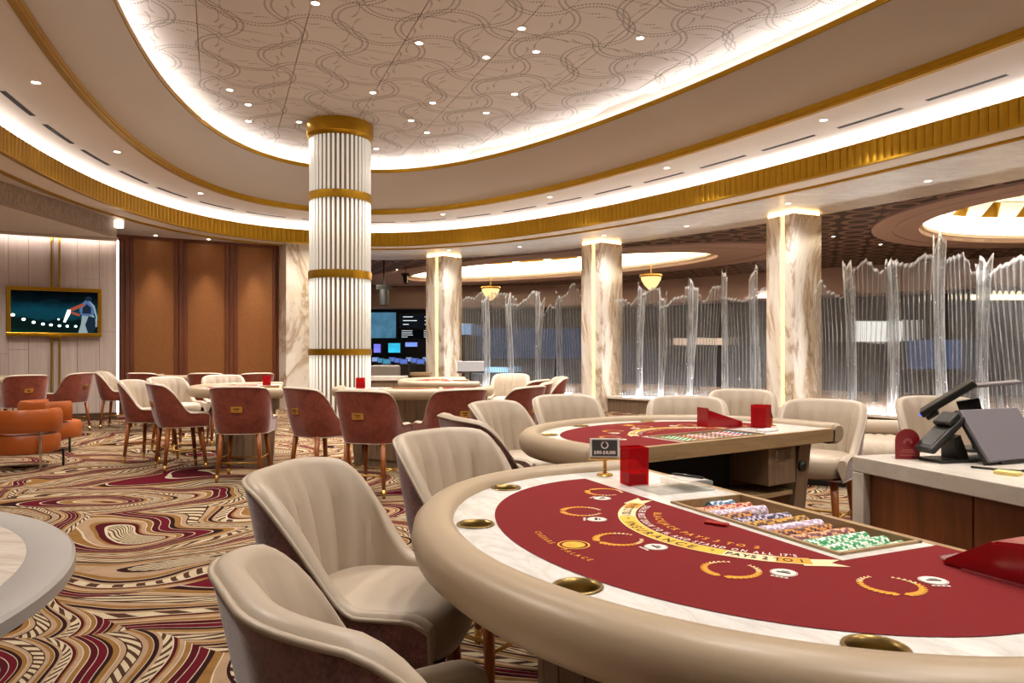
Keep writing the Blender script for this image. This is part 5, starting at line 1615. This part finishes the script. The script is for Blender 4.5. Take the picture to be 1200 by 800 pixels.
# stage spotlights hanging from the ceiling
for px, py, yy, lab in ((450, 344, 22.0, 'black stage spotlight hanging nearest the rod column'), (475, 325, 24.0, 'small black stage spotlight under the lilac coffer')):
    x = (px - 600) * yy / 850; z = 1.36 + (412 - py) * yy / 850
    t = thing('stage_spotlight', lab, 'spotlight', (x, yy, z), 0.4)
    big = 1.0 if px == 450 else 0.55
    mb = MB(); mb.cyl((0, 0, 0.12 * big), (0, 0, Z_EXT - z), 0.025 * big, n=8); mb.build('rod', M['black'], t)
    mb = MB(); mb.cyl((0, -0.05, -0.36 * big), (0, 0.02, 0.10 * big), 0.13 * big, 0.15 * big, 16); mb.build('body', M['black'], t)
    mb = MB(); mb.bbox(-0.24 * big, 0.24 * big, -0.04, 0.04, 0.10 * big, 0.26 * big, 0.02); mb.build('yoke', M['black'], t)
# sofa back, drum table and counter at the opening
t = thing('lounge_sofa', 'grey sofa back in front of the screen room', 'sofa', (-3.55, 20.3, 0), 0.05)
mb = MB(); mb.bbox(-0.42, 0.42, -0.12, 0.12, 0.35, 0.98, 0.06); mb.build('back', paint('grey_sofa_cloth', '#a39a93', 0.8), t)
mb = MB(); mb.bbox(-0.45, 0.45, -0.1, 0.6, 0.12, 0.45, 0.06); mb.build('seat', paint('grey_sofa_cloth_seat', '#8f867f', 0.8), t)
mb = MB(); mb.bbox(-0.4, 0.4, 0.0, 0.55, 0, 0.12, 0.02); mb.build('plinth', M['black'], t)
t = thing('drum_table', 'ribbed wooden drum table at the opening to the screen room', 'table', (-2.25, 17.9, 0))
mb = MB()
for k in range(40):
    a = 2 * PI * k / 40; mb.cyl((0.22 * math.cos(a), 0.22 * math.sin(a), 0.05), (0.22 * math.cos(a), 0.22 * math.sin(a), 0.78), 0.018, n=6)
mb.lathe([(0.2, 0), (0.2, 0.78)], n=30); mb.build('drum', M['edgeoak'], t)
mb = MB(); mb.lathe([(0.001, 0.85), (0.27, 0.85), (0.27, 0.78), (0.001, 0.78)], n=40); mb.build('top', M['edgeoak'], t, angle=40)
t = thing('counter', 'long pale counter in front of the grey sofa', 'counter', (-3.0, 16.8, 0), 0.0)
mb = MB(); mb.bbox(-0.8, 0.55, -0.3, 0.3, 0.70, 0.80, 0.01); mb.build('top', M['marble_console'], t)
mb = MB(); mb.bbox(-0.75, 0.5, -0.25, 0.25, 0, 0.70, 0.01); mb.build('body', M['greyoak'], t)
# table screen on a post
t = thing('table_screen', 'grey screen on a short post at the table by the left glass bay', 'screen', (-0.62, 10.9, TS), 0.1)
mb = MB(); mb.lathe([(0.07, 0), (0.07, 0.008), (0.015, 0.012), (0.015, 0.16)], n=16); mb.build('post', M['black'], t, angle=40)
ml = Matrix.Translation((0, 0, 0.15)) @ Matrix.Rotation(math.radians(-12), 4, 'X')
mb = MB(); mb.bbox(-0.2, 0.2, -0.012, 0.012, 0, 0.16, 0.005, M=ml); mb.build('panel', paint('silver_screen_back', '#b9bcc0', 0.35, 0.3), t)
mb = MB(); mb.bbox(-0.205, 0.205, -0.016, 0.016, -0.02, 0.005, 0.004, M=ml); mb.build('base_bar', M['black'], t)
# chandeliers in the room beyond
for px, py, yy, lab in ((575, 344, 25.0, 'small gold chandelier behind the left glass bay'), (763, 331, 22.0, 'bright gold chandelier behind the middle glass bay')):
    x = (px - 600) * yy / 850; z = 1.36 + (412 - py) * yy / 850
    t = thing('chandelier', lab, 'chandelier', (x, yy, z))
    mb = MB(); mb.cyl((0, 0, 0.2), (0, 0, Z_EXT + 0.9 - z), 0.012, n=6); mb.build('rod', M['brass'], t)
    mb = MB(); mb.lathe([(0.28, 0.22), (0.30, 0.10), (0.20, -0.08), (0.06, -0.22), (0.001, -0.24)], n=24); mb.build('bowl', emit('chandelier_glow', '#ffcf86', 1.6), t, smooth=True)
    mb = MB(); mb.lathe([(0.33, 0.16), (0.35, 0.20), (0.33, 0.24)], n=24); mb.build('band', M['brass'], t)
# glowing shapes beyond the glass; the white one stands for a reflection
for px0, px1, py0, py1, yy, c, s, lab in ((1000, 1058, 400, 376, 19.5, '#fff6ea', 1.0, 'white glowing shape put in for a bright reflection, right glass bay'), (1065, 1128, 432, 398, 17.5, '#5a6a8c', 0.5, 'blue glowing panel far behind the right glass bay'),
                                          (1140, 1215, 351, 345, 17.0, '#ffe2b0', 4.0, 'warm glowing ledge far behind the right glass bay'), (790, 850, 404, 396, 24.5, '#ffd9b8', 0.7, 'warm strip sign far behind the middle glass bay'),
                                          (540, 600, 436, 430, 27.5, '#9fd0f0', 1.6, 'pale blue strip far behind the left glass bay'), (560, 690, 420, 385, 29.0, '#4a5f80', 0.4, 'dim blue video panel far behind the left glass bay'),
                                          (535, 552, 392, 380, 28.5, '#8aa8c8', 1.0, 'pale window panel far behind the left glass bay')):
    x0 = (px0 - 600) * yy / 850; x1 = (px1 - 600) * yy / 850; z0 = 1.36 + (412 - py0) * yy / 850; z1 = 1.36 + (412 - py1) * yy / 850
    t = thing('glow_shape', lab, 'lit sign', ((x0 + x1) / 2, yy, 0), 0, 'lit signs beyond the glass')
    h = (x1 - x0) / 2
    mb = MB(); mb.bbox(-h, h, 0, 0.1, z0, z1, min(0.03, (z1 - z0) / 5)); mb.build('face', emit('shape_glow', c, s), t)
    mb = MB(); mb.bbox(-h - 0.03, h + 0.03, 0.1, 0.3, z0 - 0.03, z1 + 0.03, 0.01); mb.build('box', M['black'], t)
    mb = MB(); mb.bbox(-0.06, 0.06, 0.12, 0.24, 0, z0, 0.01); mb.build('post', M['black'], t)
